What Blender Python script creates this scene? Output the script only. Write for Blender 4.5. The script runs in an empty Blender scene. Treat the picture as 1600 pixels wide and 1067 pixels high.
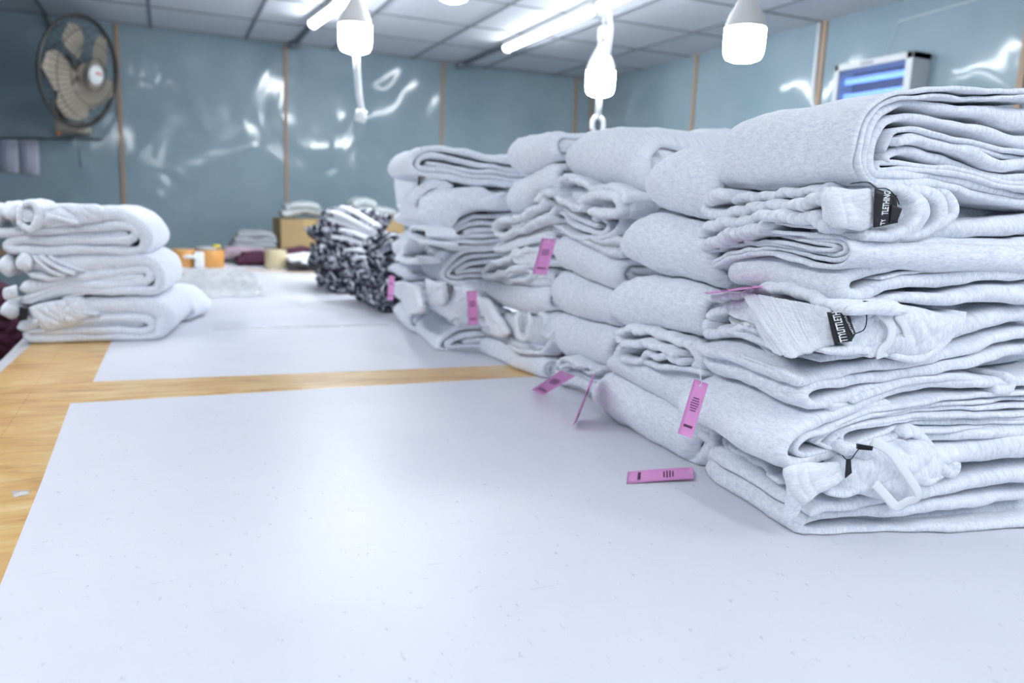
import bpy, math, random
import numpy as np
from mathutils import Vector
C = bpy.context.scene.collection
SC = bpy.context.scene
TZ = 0.85            # table top height
ZC = 2.335           # ceiling height
YB = 6.0             # back wall
XR = 3.386           # right wall

# ------------------------------------------------------------ camera numbers
F_PX, YAW, PIT, ROL = 1208.3, .4203, .17247, .04016
CAM = np.array([0, 0, 1.25])
_cy, _sy = math.cos(YAW), math.sin(YAW)
fw = np.array([_sy*math.cos(PIT), _cy*math.cos(PIT), -math.sin(PIT)])
_r = np.array([_cy, -_sy, 0]); _u = np.cross(_r, fw)
cr = math.cos(ROL)*_r+math.sin(ROL)*_u
cu = -math.sin(ROL)*_r+math.cos(ROL)*_u
def ray(x, y): return fw+cr*(x-800)/F_PX+cu*(533.5-y)/F_PX
def at(x, y, ax, val):
    d = ray(x, y); t = (val-CAM[ax])/d[ax]; return CAM+t*d
def at_plane(x, y, P, n):
    d = ray(x, y); t = np.dot(np.array(P)-CAM, n)/np.dot(d, n); return CAM+t*d
def tr(ox, oy, s, pts): return [(ox+p[0]/s, oy+p[1]/s)+tuple(p[2:]) for p in pts]

# ------------------------------------------------------------ object helpers
def link(o): C.objects.link(o); return o
def tag(o, label=None, cat=None, group=None, kind=None):
    if label: o['label'] = label
    if cat: o['category'] = cat
    if group: o['group'] = group
    if kind: o['kind'] = kind
    return o
def empty(name, loc, label, cat, group=None):
    o = bpy.data.objects.new(name, None); o.location = loc; o.empty_display_size = .05
    return tag(link(o), label, cat, group)

class MB:
    """collects vertices and faces for one mesh object (world coordinates)"""
    def __init__(s): s.v = []; s.f = []; s.uv = []; s.n = 0; s.mi = []
    def add(s, V, F, UV=None, m=0):
        V = np.asarray(V, float).reshape(-1, 3)
        s.v.append(V); b = s.n
        s.f += [tuple(i+b for i in f) for f in F]; s.mi += [m]*len(F); s.n += len(V)
        s.uv.append(np.zeros((len(V), 2)) if UV is None else np.asarray(UV, float))
        return s
    def box(s, lo, hi, m=0, M=None):
        x0, y0, z0 = lo; x1, y1, z1 = hi
        V = np.array([(x0,y0,z0),(x1,y0,z0),(x1,y1,z0),(x0,y1,z0),(x0,y0,z1),(x1,y0,z1),(x1,y1,z1),(x0,y1,z1)], float)
        if M is not None: V = (np.array(M.to_3x3()) @ V.T).T+np.array(M.translation)
        return s.add(V, [(0,3,2,1),(4,5,6,7),(0,1,5,4),(1,2,6,5),(2,3,7,6),(3,0,4,7)], m=m)
    def tube(s, P, r, n=10, m=0, caps=True):
        P = [np.array(p, float) for p in P]; R = r if hasattr(r, '__len__') else [r]*len(P)
        V = []; F = []; up = None
        for i, p in enumerate(P):
            t = P[min(i+1, len(P)-1)]-P[max(i-1, 0)]; t /= np.linalg.norm(t)+1e-9
            if up is None:
                up = np.array([0,0,1.]) if abs(t[2]) < .9 else np.array([1.,0,0])
            a = np.cross(t, up); a /= np.linalg.norm(a)+1e-9; up = np.cross(a, t)
            for k in range(n):
                q = 2*math.pi*k/n; V.append(p+R[i]*(math.cos(q)*a+math.sin(q)*up))
        for i in range(len(P)-1):
            for k in range(n):
                k2 = (k+1) % n; F.append((i*n+k, i*n+k2, (i+1)*n+k2, (i+1)*n+k))
        if caps: F.append(tuple(range(n))[::-1]); F.append(tuple((len(P)-1)*n+k for k in range(n)))
        return s.add(V, F, m=m)
    def lathe(s, prof, c=(0,0,0), n=32, m=0, M=None):
        V = []; F = []
        for r, z in prof:
            for k in range(n):
                q = 2*math.pi*k/n; V.append((r*math.cos(q), r*math.sin(q), z))
        V = np.array(V)
        if M is not None: V = (np.array(M.to_3x3()) @ V.T).T+np.array(M.translation)
        V = V+np.array(c)
        for i in range(len(prof)-1):
            for k in range(n):
                k2 = (k+1) % n; F.append((i*n+k, i*n+k2, (i+1)*n+k2, (i+1)*n+k))
        return s.add(V, F, m=m)
    def build(s, name, mat, parent=None, base=None, smooth=True, bevel=0):
        V = np.concatenate(s.v) if s.v else np.zeros((0, 3))
        if base is None:
            base = np.array([0., 0, 0])
            if parent is not None: base = np.array(parent.get('_b', (0, 0, 0)), float)
            else: base = np.array([V[:, 0].mean(), V[:, 1].mean(), V[:, 2].min()])
        base = np.array(base, float)
        me = bpy.data.meshes.new(name); me.from_pydata((V-base).tolist(), [], s.f); me.validate()
        UV = np.concatenate(s.uv); ul = me.uv_layers.new(name='UVMap')
        li = np.zeros(len(me.loops), dtype=np.int32); me.loops.foreach_get('vertex_index', li)
        ul.data.foreach_set('uv', UV[li].astype(np.float32).ravel())
        for mm in (mat if isinstance(mat, (list, tuple)) else [mat]): me.materials.append(mm)
        if len(me.polygons) == len(s.mi): me.polygons.foreach_set('material_index', s.mi)
        me.polygons.foreach_set('use_smooth', [smooth]*len(me.polygons))
        o = link(bpy.data.objects.new(name, me))
        if parent is not None: o.parent = parent
        else: o.location = base
        o['_b'] = [float(x) for x in base]
        if bevel:
            b = o.modifiers.new('bevel', 'BEVEL'); b.width = bevel; b.segments = 2; b.limit_method = 'ANGLE'
        return o
BASE = {}
ROOTS = []

# ------------------------------------------------------------ materials
def nt(name):
    m = bpy.data.materials.new(name); m.use_nodes = True; n = m.node_tree; n.nodes.clear()
    o = n.nodes.new('ShaderNodeOutputMaterial'); b = n.nodes.new('ShaderNodeBsdfPrincipled')
    n.links.new(b.outputs[0], o.inputs[0]); return m, n, b
def col(b, c): b.inputs['Base Color'].default_value = (*c, 1)
def simple(name, c, rough=.5, metal=0, emit=None, es=1, spec=None, alpha=None):
    m, n, b = nt(name); col(b, c); b.inputs['Roughness'].default_value = rough; b.inputs['Metallic'].default_value = metal
    if emit: b.inputs['Emission Color'].default_value = (*emit, 1); b.inputs['Emission Strength'].default_value = es
    if spec is not None: b.inputs['Specular IOR Level'].default_value = spec
    return m
def N(n, t, **k):
    x = n.nodes.new(t)
    for a, v in k.items():
        if a in x.inputs: x.inputs[a].default_value = v
        else: setattr(x, a, v)
    return x
def ramp(n, src, stops):
    r = n.nodes.new('ShaderNodeValToRGB'); e = r.color_ramp.elements
    while len(e) < len(stops): e.new(.5)
    for i, (p, c) in enumerate(stops): e[i].position = p; e[i].color = (*c, 1)
    n.links.new(src, r.inputs[0]); return r
def mapping(n, coord, scale, rot=(0,0,0)):
    t = n.nodes.new('ShaderNodeTexCoord'); mp = n.nodes.new('ShaderNodeMapping')
    mp.inputs['Scale'].default_value = scale; mp.inputs['Rotation'].default_value = rot
    n.links.new(t.outputs[coord], mp.inputs[0]); return mp.outputs[0]
def noise(n, vec, scale, detail=3, rough=.55, dist=0):
    x = n.nodes.new('ShaderNodeTexNoise'); x.inputs['Scale'].default_value = scale; x.inputs['Detail'].default_value = detail
    x.inputs['Roughness'].default_value = rough; x.inputs['Distortion'].default_value = dist
    n.links.new(vec, x.inputs['Vector']); return x.outputs['Fac']
def bump(n, b, h, strength, dist):
    x = n.nodes.new('ShaderNodeBump'); x.inputs['Strength'].default_value = strength; x.inputs['Distance'].default_value = dist
    n.links.new(h, x.inputs['Height']); n.links.new(x.outputs[0], b.inputs['Normal']); return x

def fleece(name, lo, hi, knit=0):
    m, n, b = nt(name)
    v = mapping(n, 'UV', (800, 170, 1)); a = noise(n, v, 1.0, 3, .6)
    v2 = mapping(n, 'UV', (260, 60, 1)); a2 = noise(n, v2, 1.0, 2, .5)
    ad = N(n, 'ShaderNodeMath', operation='ADD'); n.links.new(a, ad.inputs[0])
    ml = N(n, 'ShaderNodeMath', operation='MULTIPLY'); ml.inputs[1].default_value = .6; n.links.new(a2, ml.inputs[0])
    n.links.new(ml.outputs[0], ad.inputs[1])
    r = ramp(n, ad.outputs[0], [(.55, lo), (.78, tuple((x+y)/2*1.02 for x, y in zip(lo, hi))), (1.0, hi)])
    n.links.new(r.outputs[0], b.inputs['Base Color'])
    b.inputs['Roughness'].default_value = .95; b.inputs['Specular IOR Level'].default_value = .15
    b.inputs['Sheen Weight'].default_value = .35; b.inputs['Sheen Roughness'].default_value = .5
    w = mapping(n, 'UV', (900, 1300, 1)); g = noise(n, w, 1.0, 2, .6)
    bump(n, b, g, .35, .0006)
    return m
M = {}
M['fleece'] = fleece('heather_grey_fleece', (.60, .65, .755), (.895, .92, .975))
M['rib'] = fleece('heather_grey_rib', (.67, .715, .81), (.90, .92, .97))
M['cord'] = simple('flat_braided_cord', (.80, .83, .88), .9)
M['black'] = simple('black_woven_tape', (.012, .012, .018), .55)
M['blackplastic'] = simple('black_plastic', (.01, .01, .012), .3)
M['lettering'] = simple('white_lettering', (.85, .87, .9), .6)
M['pink'] = simple('pink_card', (.80, .32, .66), .5)
M['ink'] = simple('dark_ink', (.10, .03, .10), .6)
M['thread'] = simple('white_thread', (.8, .75, .85), .5)
M['whitecloth'] = simple('white_cloth', (.88, .90, .94), .9)
M['whiteplastic'] = simple('white_plastic', (.82, .84, .85), .35)
M['steel'] = simple('grey_painted_metal', (.12, .125, .12), .4, .6)

def m_table():
    m, n, b = nt('white_laminate_sheet')
    g = mapping(n, 'Object', (1, 1, 1))
    a = noise(n, g, 3.0, 5, .6); r = ramp(n, a, [(.3, (.67, .68, .75)), (.6, (.71, .72, .785)), (.8, (.735, .745, .80))])
    sc = mapping(n, 'Object', (14, 90, 1), (0, 0, .5)); s1 = noise(n, sc, 1.0, 4, .7)
    sp = mapping(n, 'Object', (120, 60, 1)); s2 = noise(n, sp, 1.0, 3, .7)
    rr = ramp(n, s2, [(.0, (.45, .46, .52)), (.30, (.66, .66, .70)), (.35, (1, 1, 1))])
    r3 = ramp(n, s1, [(.0, (.68, .68, .72)), (.30, (.90, .90, .92)), (.35, (1, 1, 1))])
    mx = N(n, 'ShaderNodeMix', data_type='RGBA', blend_type='MULTIPLY'); mx.inputs[0].default_value = .55
    n.links.new(r.outputs[0], mx.inputs[6]); n.links.new(rr.outputs[0], mx.inputs[7])
    m2 = N(n, 'ShaderNodeMix', data_type='RGBA', blend_type='MULTIPLY'); m2.inputs[0].default_value = .8
    n.links.new(mx.outputs[2], m2.inputs[6]); n.links.new(r3.outputs[0], m2.inputs[7])
    n.links.new(m2.outputs[2], b.inputs['Base Color'])
    b.inputs['Roughness'].default_value = .40; b.inputs['Specular IOR Level'].default_value = .38
    f = noise(n, mapping(n, 'Object', (90, 90, 1)), 1.0, 3, .6); bump(n, b, f, .12, .001)
    return m
M['sheet'] = m_table()
def m_tape():
    m, n, b = nt('brown_packing_tape')
    a = noise(n, mapping(n, 'Object', (5, 16, 1), (0, 0, .5)), 1.0, 5, .65, 1.2)
    r = ramp(n, a, [(.28, (.42, .20, .07)), (.42, (.62, .36, .13)), (.55, (.70, .46, .18)), (.66, (.78, .56, .28)), (.78, (.62, .40, .17))])
    n.links.new(r.outputs[0], b.inputs['Base Color']); b.inputs['Roughness'].default_value = .28
    h = noise(n, mapping(n, 'Object', (6, 30, 1), (0, 0, .9)), 1.0, 4, .6, 1.5); bump(n, b, h, .5, .004)
    return m
M['tape'] = m_tape()
def m_board():
    m, n, b = nt('table_board'); a = noise(n, mapping(n, 'Object', (3, 3, 3)), 1.0, 4)
    r = ramp(n, a, [(.3, (.55, .55, .58)), (.7, (.70, .70, .74))]); n.links.new(r.outputs[0], b.inputs['Base Color']); b.inputs['Roughness'].default_value = .5
    return m
M['board'] = m_board()
def m_wall(name, seed):
    m, n, b = nt(name)
    v = mapping(n, 'Object', (1, 1, 1))
    a = noise(n, v, 1.6, 4, .6); r = ramp(n, a, [(.3, (.225, .315, .37)), (.7, (.285, .375, .425))])
    n.links.new(r.outputs[0], b.inputs['Base Color'])
    b.inputs['Roughness'].default_value = .12; b.inputs['Specular IOR Level'].default_value = .5
    h = noise(n, mapping(n, 'Object', (1.0, 1.0, .8)), 1.9, 1.5, .45, .5)
    bump(n, b, h, 1.0, .05)
    return m
M['wall'] = m_wall('glossy_blue_laminate_panel', 0)
def m_ceil():
    m, n, b = nt('ceiling_tile'); a = noise(n, mapping(n, 'Object', (40, 40, 40)), 1.0, 4)
    r = ramp(n, a, [(.3, (.64, .68, .75)), (.7, (.73, .77, .83))]); n.links.new(r.outputs[0], b.inputs['Base Color']); b.inputs['Roughness'].default_value = .8
    bump(n, b, a, .2, .002); return m
M['ceil'] = m_ceil()
M['grid'] = simple('ceiling_grid_metal', (.20, .22, .26), .5)
M['wood'] = simple('pale_wood_batten', (.38, .27, .19), .6)
M['floor'] = simple('concrete_floor', (.18, .17, .16), .8)
M['bulbglow'] = simple('bulb_diffuser', (1, 1, 1), .4, emit=(.93, .97, 1.0), es=80)
M['tubeglow'] = simple('tube_diffuser', (1, 1, 1), .4, emit=(.92, .96, 1.0), es=56)
M['bulbbody'] = simple('bulb_housing', (.72, .70, .68), .4)
M['cable'] = simple('white_cable', (.78, .80, .84), .5)
def m_carton(name, c1, c2):
    m, n, b = nt(name); a = noise(n, mapping(n, 'Object', (3, 3, 40)), 1.0, 3)
    r = ramp(n, a, [(.3, c1), (.7, c2)]); n.links.new(r.outputs[0], b.inputs['Base Color']); b.inputs['Roughness'].default_value = .8; return m
M['carton'] = m_carton('brown_corrugated_card', (.36, .25, .12), (.43, .31, .15))
M['cartontape'] = simple('carton_tape', (.47, .33, .14), .35)
M['maroon'] = simple('maroon_cloth', (.07, .015, .04), .9)
M['greycloth'] = simple('grey_cloth', (.30, .32, .35), .9)
M['mauve'] = simple('dusty_mauve_cloth', (.42, .33, .38), .9)
M['taperoll'] = simple('orange_tape_roll', (.68, .33, .09), .35)
M['tapeclear'] = simple('yellowed_clear_tape_roll', (.62, .54, .34), .3)
M['core'] = simple('cardboard_core', (.5, .4, .28), .8)
M['plasticbag'] = None
def m_bag():
    m, n, b = nt('clear_poly_film'); col(b, (.95, .97, 1)); b.inputs['Roughness'].default_value = .12
    b.inputs['Transmission Weight'].default_value = .0; b.inputs['Alpha'].default_value = .5
    b.inputs['Specular IOR Level'].default_value = 1.0
    h = noise(n, mapping(n, 'Object', (8, 14, 8)), 1.0, 3, .6, .8); bump(n, b, h, 1.0, .02); return m
M['bag'] = m_bag()
def m_bw():
    m, n, b = nt('black_and_white_marled_knit')
    a = noise(n, mapping(n, 'UV', (32, 48, 1)), 1.0, 3, .6)
    r = ramp(n, a, [(.46, (.012, .014, .025)), (.53, (.14, .15, .20)), (.60, (.78, .79, .86))]); n.links.new(r.outputs[0], b.inputs['Base Color']); b.inputs['Roughness'].default_value = .95
    return m
M['bw'] = m_bw()
M['fanblade'] = simple('beige_fan_blade', (.42, .37, .30), .35)
M['fancage'] = simple('dark_grey_fan_cage', (.09, .09, .085), .4, .3)
M['orange'] = simple('orange_plastic', (.75, .22, .03), .5)
M['paper'] = simple('white_paper', (.62, .64, .78), .7)
M['papertext'] = simple('grey_print', (.25, .26, .34), .7)
M['uv'] = simple('ultraviolet_tube', (.5, .6, 1), .3, emit=(.16, .36, 1.0), es=5)
M['darkgrill'] = simple('dark_grill', (.06, .07, .12), .4, .4)
M['silver'] = simple('pale_grey_enamel', (.55, .58, .60), .4)

# ------------------------------------------------------------ noise field
_rng = np.random.default_rng(7)
def _wave(P, lam, seed, k=9):
    r = np.random.default_rng(seed); out = np.zeros(P.shape[:-1])
    for _ in range(k):
        d = r.normal(size=3); d /= np.linalg.norm(d); out += np.sin(P@d*(2*math.pi/(lam*r.uniform(.7, 1.5)))+r.uniform(0, 6.28))
    return out/math.sqrt(k)
def field(P, amp=.0022, amp2=.0009):
    """smooth displacement shared by neighbouring layers"""
    o = np.stack([_wave(P, .11, 11+i)*amp for i in range(3)], -1)
    o += np.stack([_wave(P, .032, 31+i)*amp2 for i in range(3)], -1)
    return o

def catmull(P, n):
    P = np.array(P, float); P = np.vstack([2*P[0]-P[1], P, 2*P[-1]-P[-2]])
    out = []
    for i in range(1, len(P)-2):
        p0, p1, p2, p3 = P[i-1:i+3]
        # centripetal-ish: plain catmull with reduced tension
        for t in np.linspace(0, 1, n, endpoint=False):
            out.append(.5*((2*p1)+(-p0+p2)*t+(2*p0-5*p1+4*p2-p3)*t*t+(-p0+3*p1-3*p2+p3)*t**3))
    out.append(P[-2]); return np.array(out)
def resample(P, ds):
    d = np.linalg.norm(np.diff(P[:, :2] if P.shape[1] < 4 else P[:, :3], axis=0), axis=1); s = np.concatenate([[0], np.cumsum(d)])
    n = max(6, int(s[-1]/ds)); q = np.linspace(0, s[-1], n)
    return np.stack([np.interp(q, s, P[:, i]) for i in range(P.shape[1])], -1), q

def ribbon(mb, pts, t, c0, c1, mapf, ds=.005, seed=0, edge=.004, crk=0, lam=.012, wob=1.0, mcols=14, sq=1.10, m=0, crk_edge=0):
    """cloth layer of thickness t following pts in the (a,b) plane and c0..c1 wide; pts may carry their own thickness"""
    r = np.random.default_rng(seed+1000)
    P = np.array([tuple(p[:2])+((p[2],) if len(p) > 2 else (t,)) for p in pts], float)
    P = catmull(P, 10); P, s = resample(P, ds)
    n = len(P); T = np.gradient(P[:, :2], axis=0); T /= np.linalg.norm(T, axis=1)[:, None]+1e-9
    Nn = np.stack([-T[:, 1], T[:, 0]], -1)
    L = s[-1]; th = P[:, 2]/2*sq*(1.15 if crk else 1)
    e = np.minimum(s, L-s)/(th+1e-6); tap = np.where(e < 1, np.sqrt(np.clip(1-(1-e)**2, .02, 1)), 1)
    th = th*tap
    # edge wander
    ph = r.uniform(0, 6.28, 6)
    w0 = edge*(np.sin(s/.06+ph[0])+.6*np.sin(s/.023+ph[1])+r.normal()*1.0)
    w1 = edge*(np.sin(s/.07+ph[2])+.6*np.sin(s/.027+ph[3])+r.normal()*1.0)
    ne = 5
    prof = []  # (cfrac, cround, n)
    for k in range(mcols+1): prof.append((k/mcols, 0, 1))
    for k in range(1, ne): q = math.pi*k/ne; prof.append((1, math.sin(q), math.cos(q)))
    for k in range(mcols+1): prof.append((1-k/mcols, 0, -1))
    for k in range(1, ne): q = math.pi*k/ne; prof.append((0, -math.sin(q), -math.cos(q)))
    prof = np.array(prof); K = len(prof)
    th2 = th[:, None]
    lo = (c0+w0+th)[:, None]; hi = (c1+w1-th)[:, None]
    c = lo+(hi-lo)*prof[:, 0][None, :]+th2*prof[:, 1][None, :]
    nn = th2*prof[:, 2][None, :]
    if crk:
        cf = (c-c0)/(c1-c0+1e-9)
        p = s[:, None]/lam*2*math.pi
        warp = 1.6*np.sin(s[:, None]/(lam*2.3)+ph[4])+1.1*np.sin(cf*5+s[:, None]/(lam*1.7)+ph[5])+.8*np.sin(s[:, None]/(lam*.61)+3*cf)
        env = .75+.25*np.sin(s[:, None]/(lam*3.1)+ph[3]+2*cf)
        cre = np.exp(-np.sin((p+warp)/2)**2/.11)*env
        cre2 = np.exp(-np.sin((p*1.63+warp*1.4+cf*4+ph[2])/2)**2/.06)*(.5+.5*np.sin(s[:, None]/(lam*2.1)+ph[0]))
        k = min(.62, crk/.0070)
        nn = nn*(1.06-k*cre-.35*k*cre2)+crk*.35*np.sin(p*.37+ph[0]+cf*2)
        c = c+np.sign(cf-.5)*np.abs(2*cf-1)**3*crk*(.7-1.6*cre-.6*cre2)
    A = P[:, 0][:, None]+Nn[:, 0][:, None]*nn; B = P[:, 1][:, None]+Nn[:, 1][:, None]*nn
    X = np.stack([A, B, c], -1)
    Wd = mapf(X)
    Wd = Wd+field(Wd, .0020*wob, .0008*wob)
    Wd[..., 2] = np.maximum(Wd[..., 2], TZ+.0016)
    UV = np.stack([np.broadcast_to(s[:, None]+r.uniform(0, 9), c.shape), c+r.uniform(0, 9)+nn], -1)
    Fc = []
    for i in range(n-1):
        b0 = i*K; b1 = b0+K
        for k in range(K):
            k2 = (k+1) % K; Fc.append((b0+k, b1+k, b1+k2, b0+k2))
    Fc.append(tuple(range(K))); Fc.append(tuple((n-1)*K+k for k in range(K))[::-1])
    mb.add(Wd.reshape(-1, 3), Fc, UV.reshape(-1, 2), m=m)

# ------------------------------------------------------------ stack frame
class Stack:
    def __init__(s, O, front, back, W=.32, D=.27):
        """O front-left base corner, front = direction of the front face, back = direction of the left face"""
        s.O = np.array([O[0], O[1], TZ]); f = np.array([*front, 0.]); b = np.array([*back, 0.])
        s.a = f/np.linalg.norm(f); s.c = b/np.linalg.norm(b); s.z = np.array([0, 0, 1.]); s.W = W; s.D = D
        s.nf = np.cross(s.a, s.z); s.nl = np.cross(s.c, s.z)
    def solve(s, P):
        d = P-s.O; A = np.array([[s.a[0], s.c[0]], [s.a[1], s.c[1]]]); q = np.linalg.solve(A, d[:2]); return q[0], P[2]-TZ, q[1]
    def F(s, pts, c=0):
        out = []
        for p in pts:
            a, b, _ = s.solve(at_plane(p[0], p[1], s.O+s.c*c, s.nf)); out.append((a, b)+tuple(p[2:]))
        return out
    def L(s, pts, a=0):
        out = []
        for p in pts:
            _, b, c = s.solve(at_plane(p[0], p[1], s.O+s.a*a, s.nl)); out.append((c, b)+tuple(p[2:]))
        return out
    def w(s, a, b, c): return s.O+s.a*a+s.z*b+s.c*c
    def mapF(s, back_round=.03, pull=.03, c_end=None, lift=0, lean=0):
        ce = s.D if c_end is None else c_end
        def f(X):
            a, b, c = X[..., 0], X[..., 1], X[..., 2]
            v = np.clip((c-(ce-.06))/.06, 0, 1); k = 1-np.sqrt(np.clip(1-v*v, 0, 1))
            a2 = a+pull*k; b2 = b-lift*k+lean*c
            return s.O+a2[..., None]*s.a+b2[..., None]*s.z+c[..., None]*s.c
        return f
    def mapL(s):
        def f(X):   # path in (c,z), width along a
            return s.O+X[..., 2][..., None]*s.a+X[..., 1][..., None]*s.z+X[..., 0][..., None]*s.c
        return f

class Pants:
    """one folded pair of sweatpants; body mesh is the thing, waistband, labels and cords are parts"""
    def __init__(s, S, label, group='folded grey sweatpants', seed=0, name='folded_sweatpants', cat='sweatpants', mat='fleece'):
        s.S = S; s.body = MB(); s.wb = MB(); s.parts = []; s.label = label; s.group = group; s.seed = seed; s.name = name; s.cat = cat; s.mat = mat; s.k = 0
    def sd(s): s.k += 1; return s.seed*37+s.k
    def F(s, pts, t, c0=0, c1=None, ds=.005, wb=False, mapkw={}, cproj=None, **k):
        S = s.S; c1 = S.D if c1 is None else c1
        ribbon(s.wb if wb else s.body, S.F(pts, c0 if cproj is None else cproj), t, c0, c1, S.mapF(c_end=c1, **mapkw), ds=ds, seed=s.sd(), **k); return s
    def Fa(s, pts, t, c0=0, c1=None, ds=.005, wb=False, mapkw={}, **k):   # points already in (a,b)
        S = s.S; c1 = S.D if c1 is None else c1
        ribbon(s.wb if wb else s.body, pts, t, c0, c1, S.mapF(c_end=c1, **mapkw), ds=ds, seed=s.sd(), **k); return s
    def L(s, pts, t, a0=-.005, a1=.06, ds=.005, wb=False, **k):
        S = s.S; ribbon(s.wb if wb else s.body, S.L(pts, a0), t, a0, a1, S.mapL(), ds=ds, seed=s.sd(), **k); return s
    def pillow(s, top, bot, m=2, W=None, a0=0, ds=.007, bulge=.9, inner=True, front=0.0, cols=26, t=None, slope=0, cl=-.012):
        """smooth folded side between a traced top line and bottom line on the left plane"""
        S = s.S; W = W or S.W
        Tp = sorted([(p[0], p[1]) for p in S.L(top, a0)]); Bt = sorted([(p[0], p[1]) for p in S.L(bot, a0)])
        tc, tz = np.array(Tp).T; bc, bz = np.array(Bt).T
        cmin = max(min(tc[0], bc[0])-front, cl); cmax = max(tc[-1], bc[-1])
        def sm(x, xs, ys):
            return sum(np.interp(x+d, xs, ys)*w for d, w in ((-.012, .25), (0, .5), (.012, .25)))
        cm = np.linspace(cmin, cmax, 30); H = np.median(sm(cm, tc, tz)-sm(cm, bc, bz))
        p = H/(2*m)
        def mp(X):
            a, b, c = X[..., 0], X[..., 1], X[..., 2]
            rho = min(.55*H, .4*(cmax-cmin)); ce = np.minimum(c, cmax-rho)
            zt = sm(ce, tc, tz); zb = sm(ce, bc, bz); zend = .5*(np.interp(cmax, tc, tz)+np.interp(cmax, bc, bz))
            v = np.clip((c-(cmax-rho))/rho, 0, 1); k = 1-np.sqrt(np.clip(1-v*v*.985, 0, 1))
            v2 = np.clip(((cmin+.035)-c)/.035, 0, 1); k2 = 1-np.sqrt(np.clip(1-v2*v2*.98, 0, 1))
            kk = (1-.12*k2)*(1-.92*k)
            mid = (zt+zb)/2; mid = mid+(zend-mid)*v*v*.8; hh = np.maximum((zt-zb)/2*kk, .0015)
            z = mid+hh*(b/H*2-1)+slope*np.clip(a, 0, 1)
            aa = a+a0-.006+.035*k+.012*k2
            return S.O+aa[..., None]*S.a+z[..., None]*S.z+c[..., None]*S.c
        for i in range(m):
            d = p*(i+.5); R = H/2-d; cx = d+R*bulge
            th = np.linspace(90, 270, 9)
            arc = [(cx+R*bulge*math.cos(math.radians(q)), H/2+R*math.sin(math.radians(q))) for q in th] if R > 1e-3 else [(cx, H/2)]
            Wi = W-(.01*((i*7+s.seed) % 3))
            pts = [(Wi, H-d), ((Wi+cx)/2, H-d)]+arc+[((Wi+cx)/2, d), (Wi, d)]
            ribbon(s.body, pts, p, cmin, cmax, mp, ds=ds, seed=s.sd(), edge=.0025, mcols=cols, sq=.96)
        return s
    def slab(s, P4, t, crk=0, lam=.012, n=(30, 14), name=None, mat=None, bow=0, seed=None, wb=False, rows=0, soft=None, wav=None):
        """soft rectangular piece between four world corners TL TR BR BL"""
        P = [np.array(p, float) for p in P4]; nu, nv = n
        r = np.random.default_rng(s.sd()); ph = r.uniform(0, 6.28, 8)
        nrm = np.cross(P[1]-P[0], P[3]-P[0]); nrm /= np.linalg.norm(nrm)
        if np.dot(nrm, CAM-P[0]) < 0: nrm = -nrm
        Lu = max(np.linalg.norm(P[1]-P[0]), np.linalg.norm(P[2]-P[3])); Lv = max(np.linalg.norm(P[3]-P[0]), np.linalg.norm(P[2]-P[1]))
        flat = name is not None
        soft = (0 if flat else .25) if soft is None else soft; wav = (0 if flat else .0035) if wav is None else wav
        V = []; UV = []
        for side in (1, -1):
            for i in range(nu+1):
                for j in range(nv+1):
                    u = i/nu; v = j/nv
                    if soft:   # round the outline off
                        x, y = 2*u-1, 2*v-1
                        u2 = (x*math.sqrt(max(0, 1-y*y*y*y*soft)))*.5+.5; v2 = (y*math.sqrt(max(0, 1-x*x*x*x*soft)))*.5+.5
                    else: u2, v2 = u, v
                    ed = 1-min(1, min(u, 1-u, v, 1-v)*8)
                    u2 += wav/Lu*math.sin(v*Lv/.013+ph[3])*ed*.8; v2 += wav/Lv*math.sin(u*Lu/.011+ph[4])*ed*.8
                    p = (P[0]*(1-u2)+P[1]*u2)*(1-v2)+(P[3]*(1-u2)+P[2]*u2)*v2
                    if flat: k = 1
                    else:
                        eu = min(u, 1-u)*Lu/(t*.8); ev = min(v, 1-v)*Lv/(t*.8)
                        k = math.sqrt(max(0, 1-(1-min(1, eu))**2))*math.sqrt(max(0, 1-(1-min(1, ev))**2))
                    h = t/2*side*(.1+.9*k)+bow*math.sqrt(max(0, 4*u*(1-u)))
                    if not flat:
                        U_, V_ = u*Lu, v*Lv
                        q = abs(math.sin(U_/.021+1.2*math.sin(V_/.015+ph[0])+ph[1]))
                        q2 = abs(math.sin((U_*.7+V_*.8)/.017+1.5*math.sin(U_/.02+ph[5])+ph[2]))
                        h += side*k*(wav*.8*(q**.7-.6)+wav*.6*(q2**.6-.6))
                        if rows: h -= side*k*.0011*max(0, 1-abs(((v*rows+.5) % 1)-.5)*rows*Lv/rows/.0012) if False else side*k*.0012*math.exp(-((((v*rows+.5) % 1)-.5)*Lv/rows/.0013)**2)
                    if crk:
                        q = U_/lam*math.pi*2
                        h -= side*k*crk*(1-abs(math.sin((q+1.3*math.sin(v*4+ph[0])+1.2*math.sin(q*.31+ph[1]))/2)))**1.5*(.6+.4*math.sin(q*.23+v*3+ph[2]))
                    V.append(p+nrm*h); UV.append((v*Lv+s.seed, u*Lu))
        m_ = (nu+1)*(nv+1); Fc = []
        for i in range(nu):
            for j in range(nv):
                a = i*(nv+1)+j; b = a+nv+1
                Fc.append((a, a+1, b+1, b)); Fc.append((m_+a, m_+b, m_+b+1, m_+a+1))
        rim = [i*(nv+1) for i in range(nu+1)]+[nu*(nv+1)+j for j in range(1, nv+1)]+[i*(nv+1)+nv for i in range(nu-1, -1, -1)]+[j for j in range(nv-1, 0, -1)]
        for q in range(len(rim)):
            a, b = rim[q], rim[(q+1) % len(rim)]; Fc.append((a, b, m_+b, m_+a))
        mb = MB() if name else (s.wb if wb else s.body); mb.add(V, Fc, UV)
        if name: s.parts.append((name, mb, mat))
        return s
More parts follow.
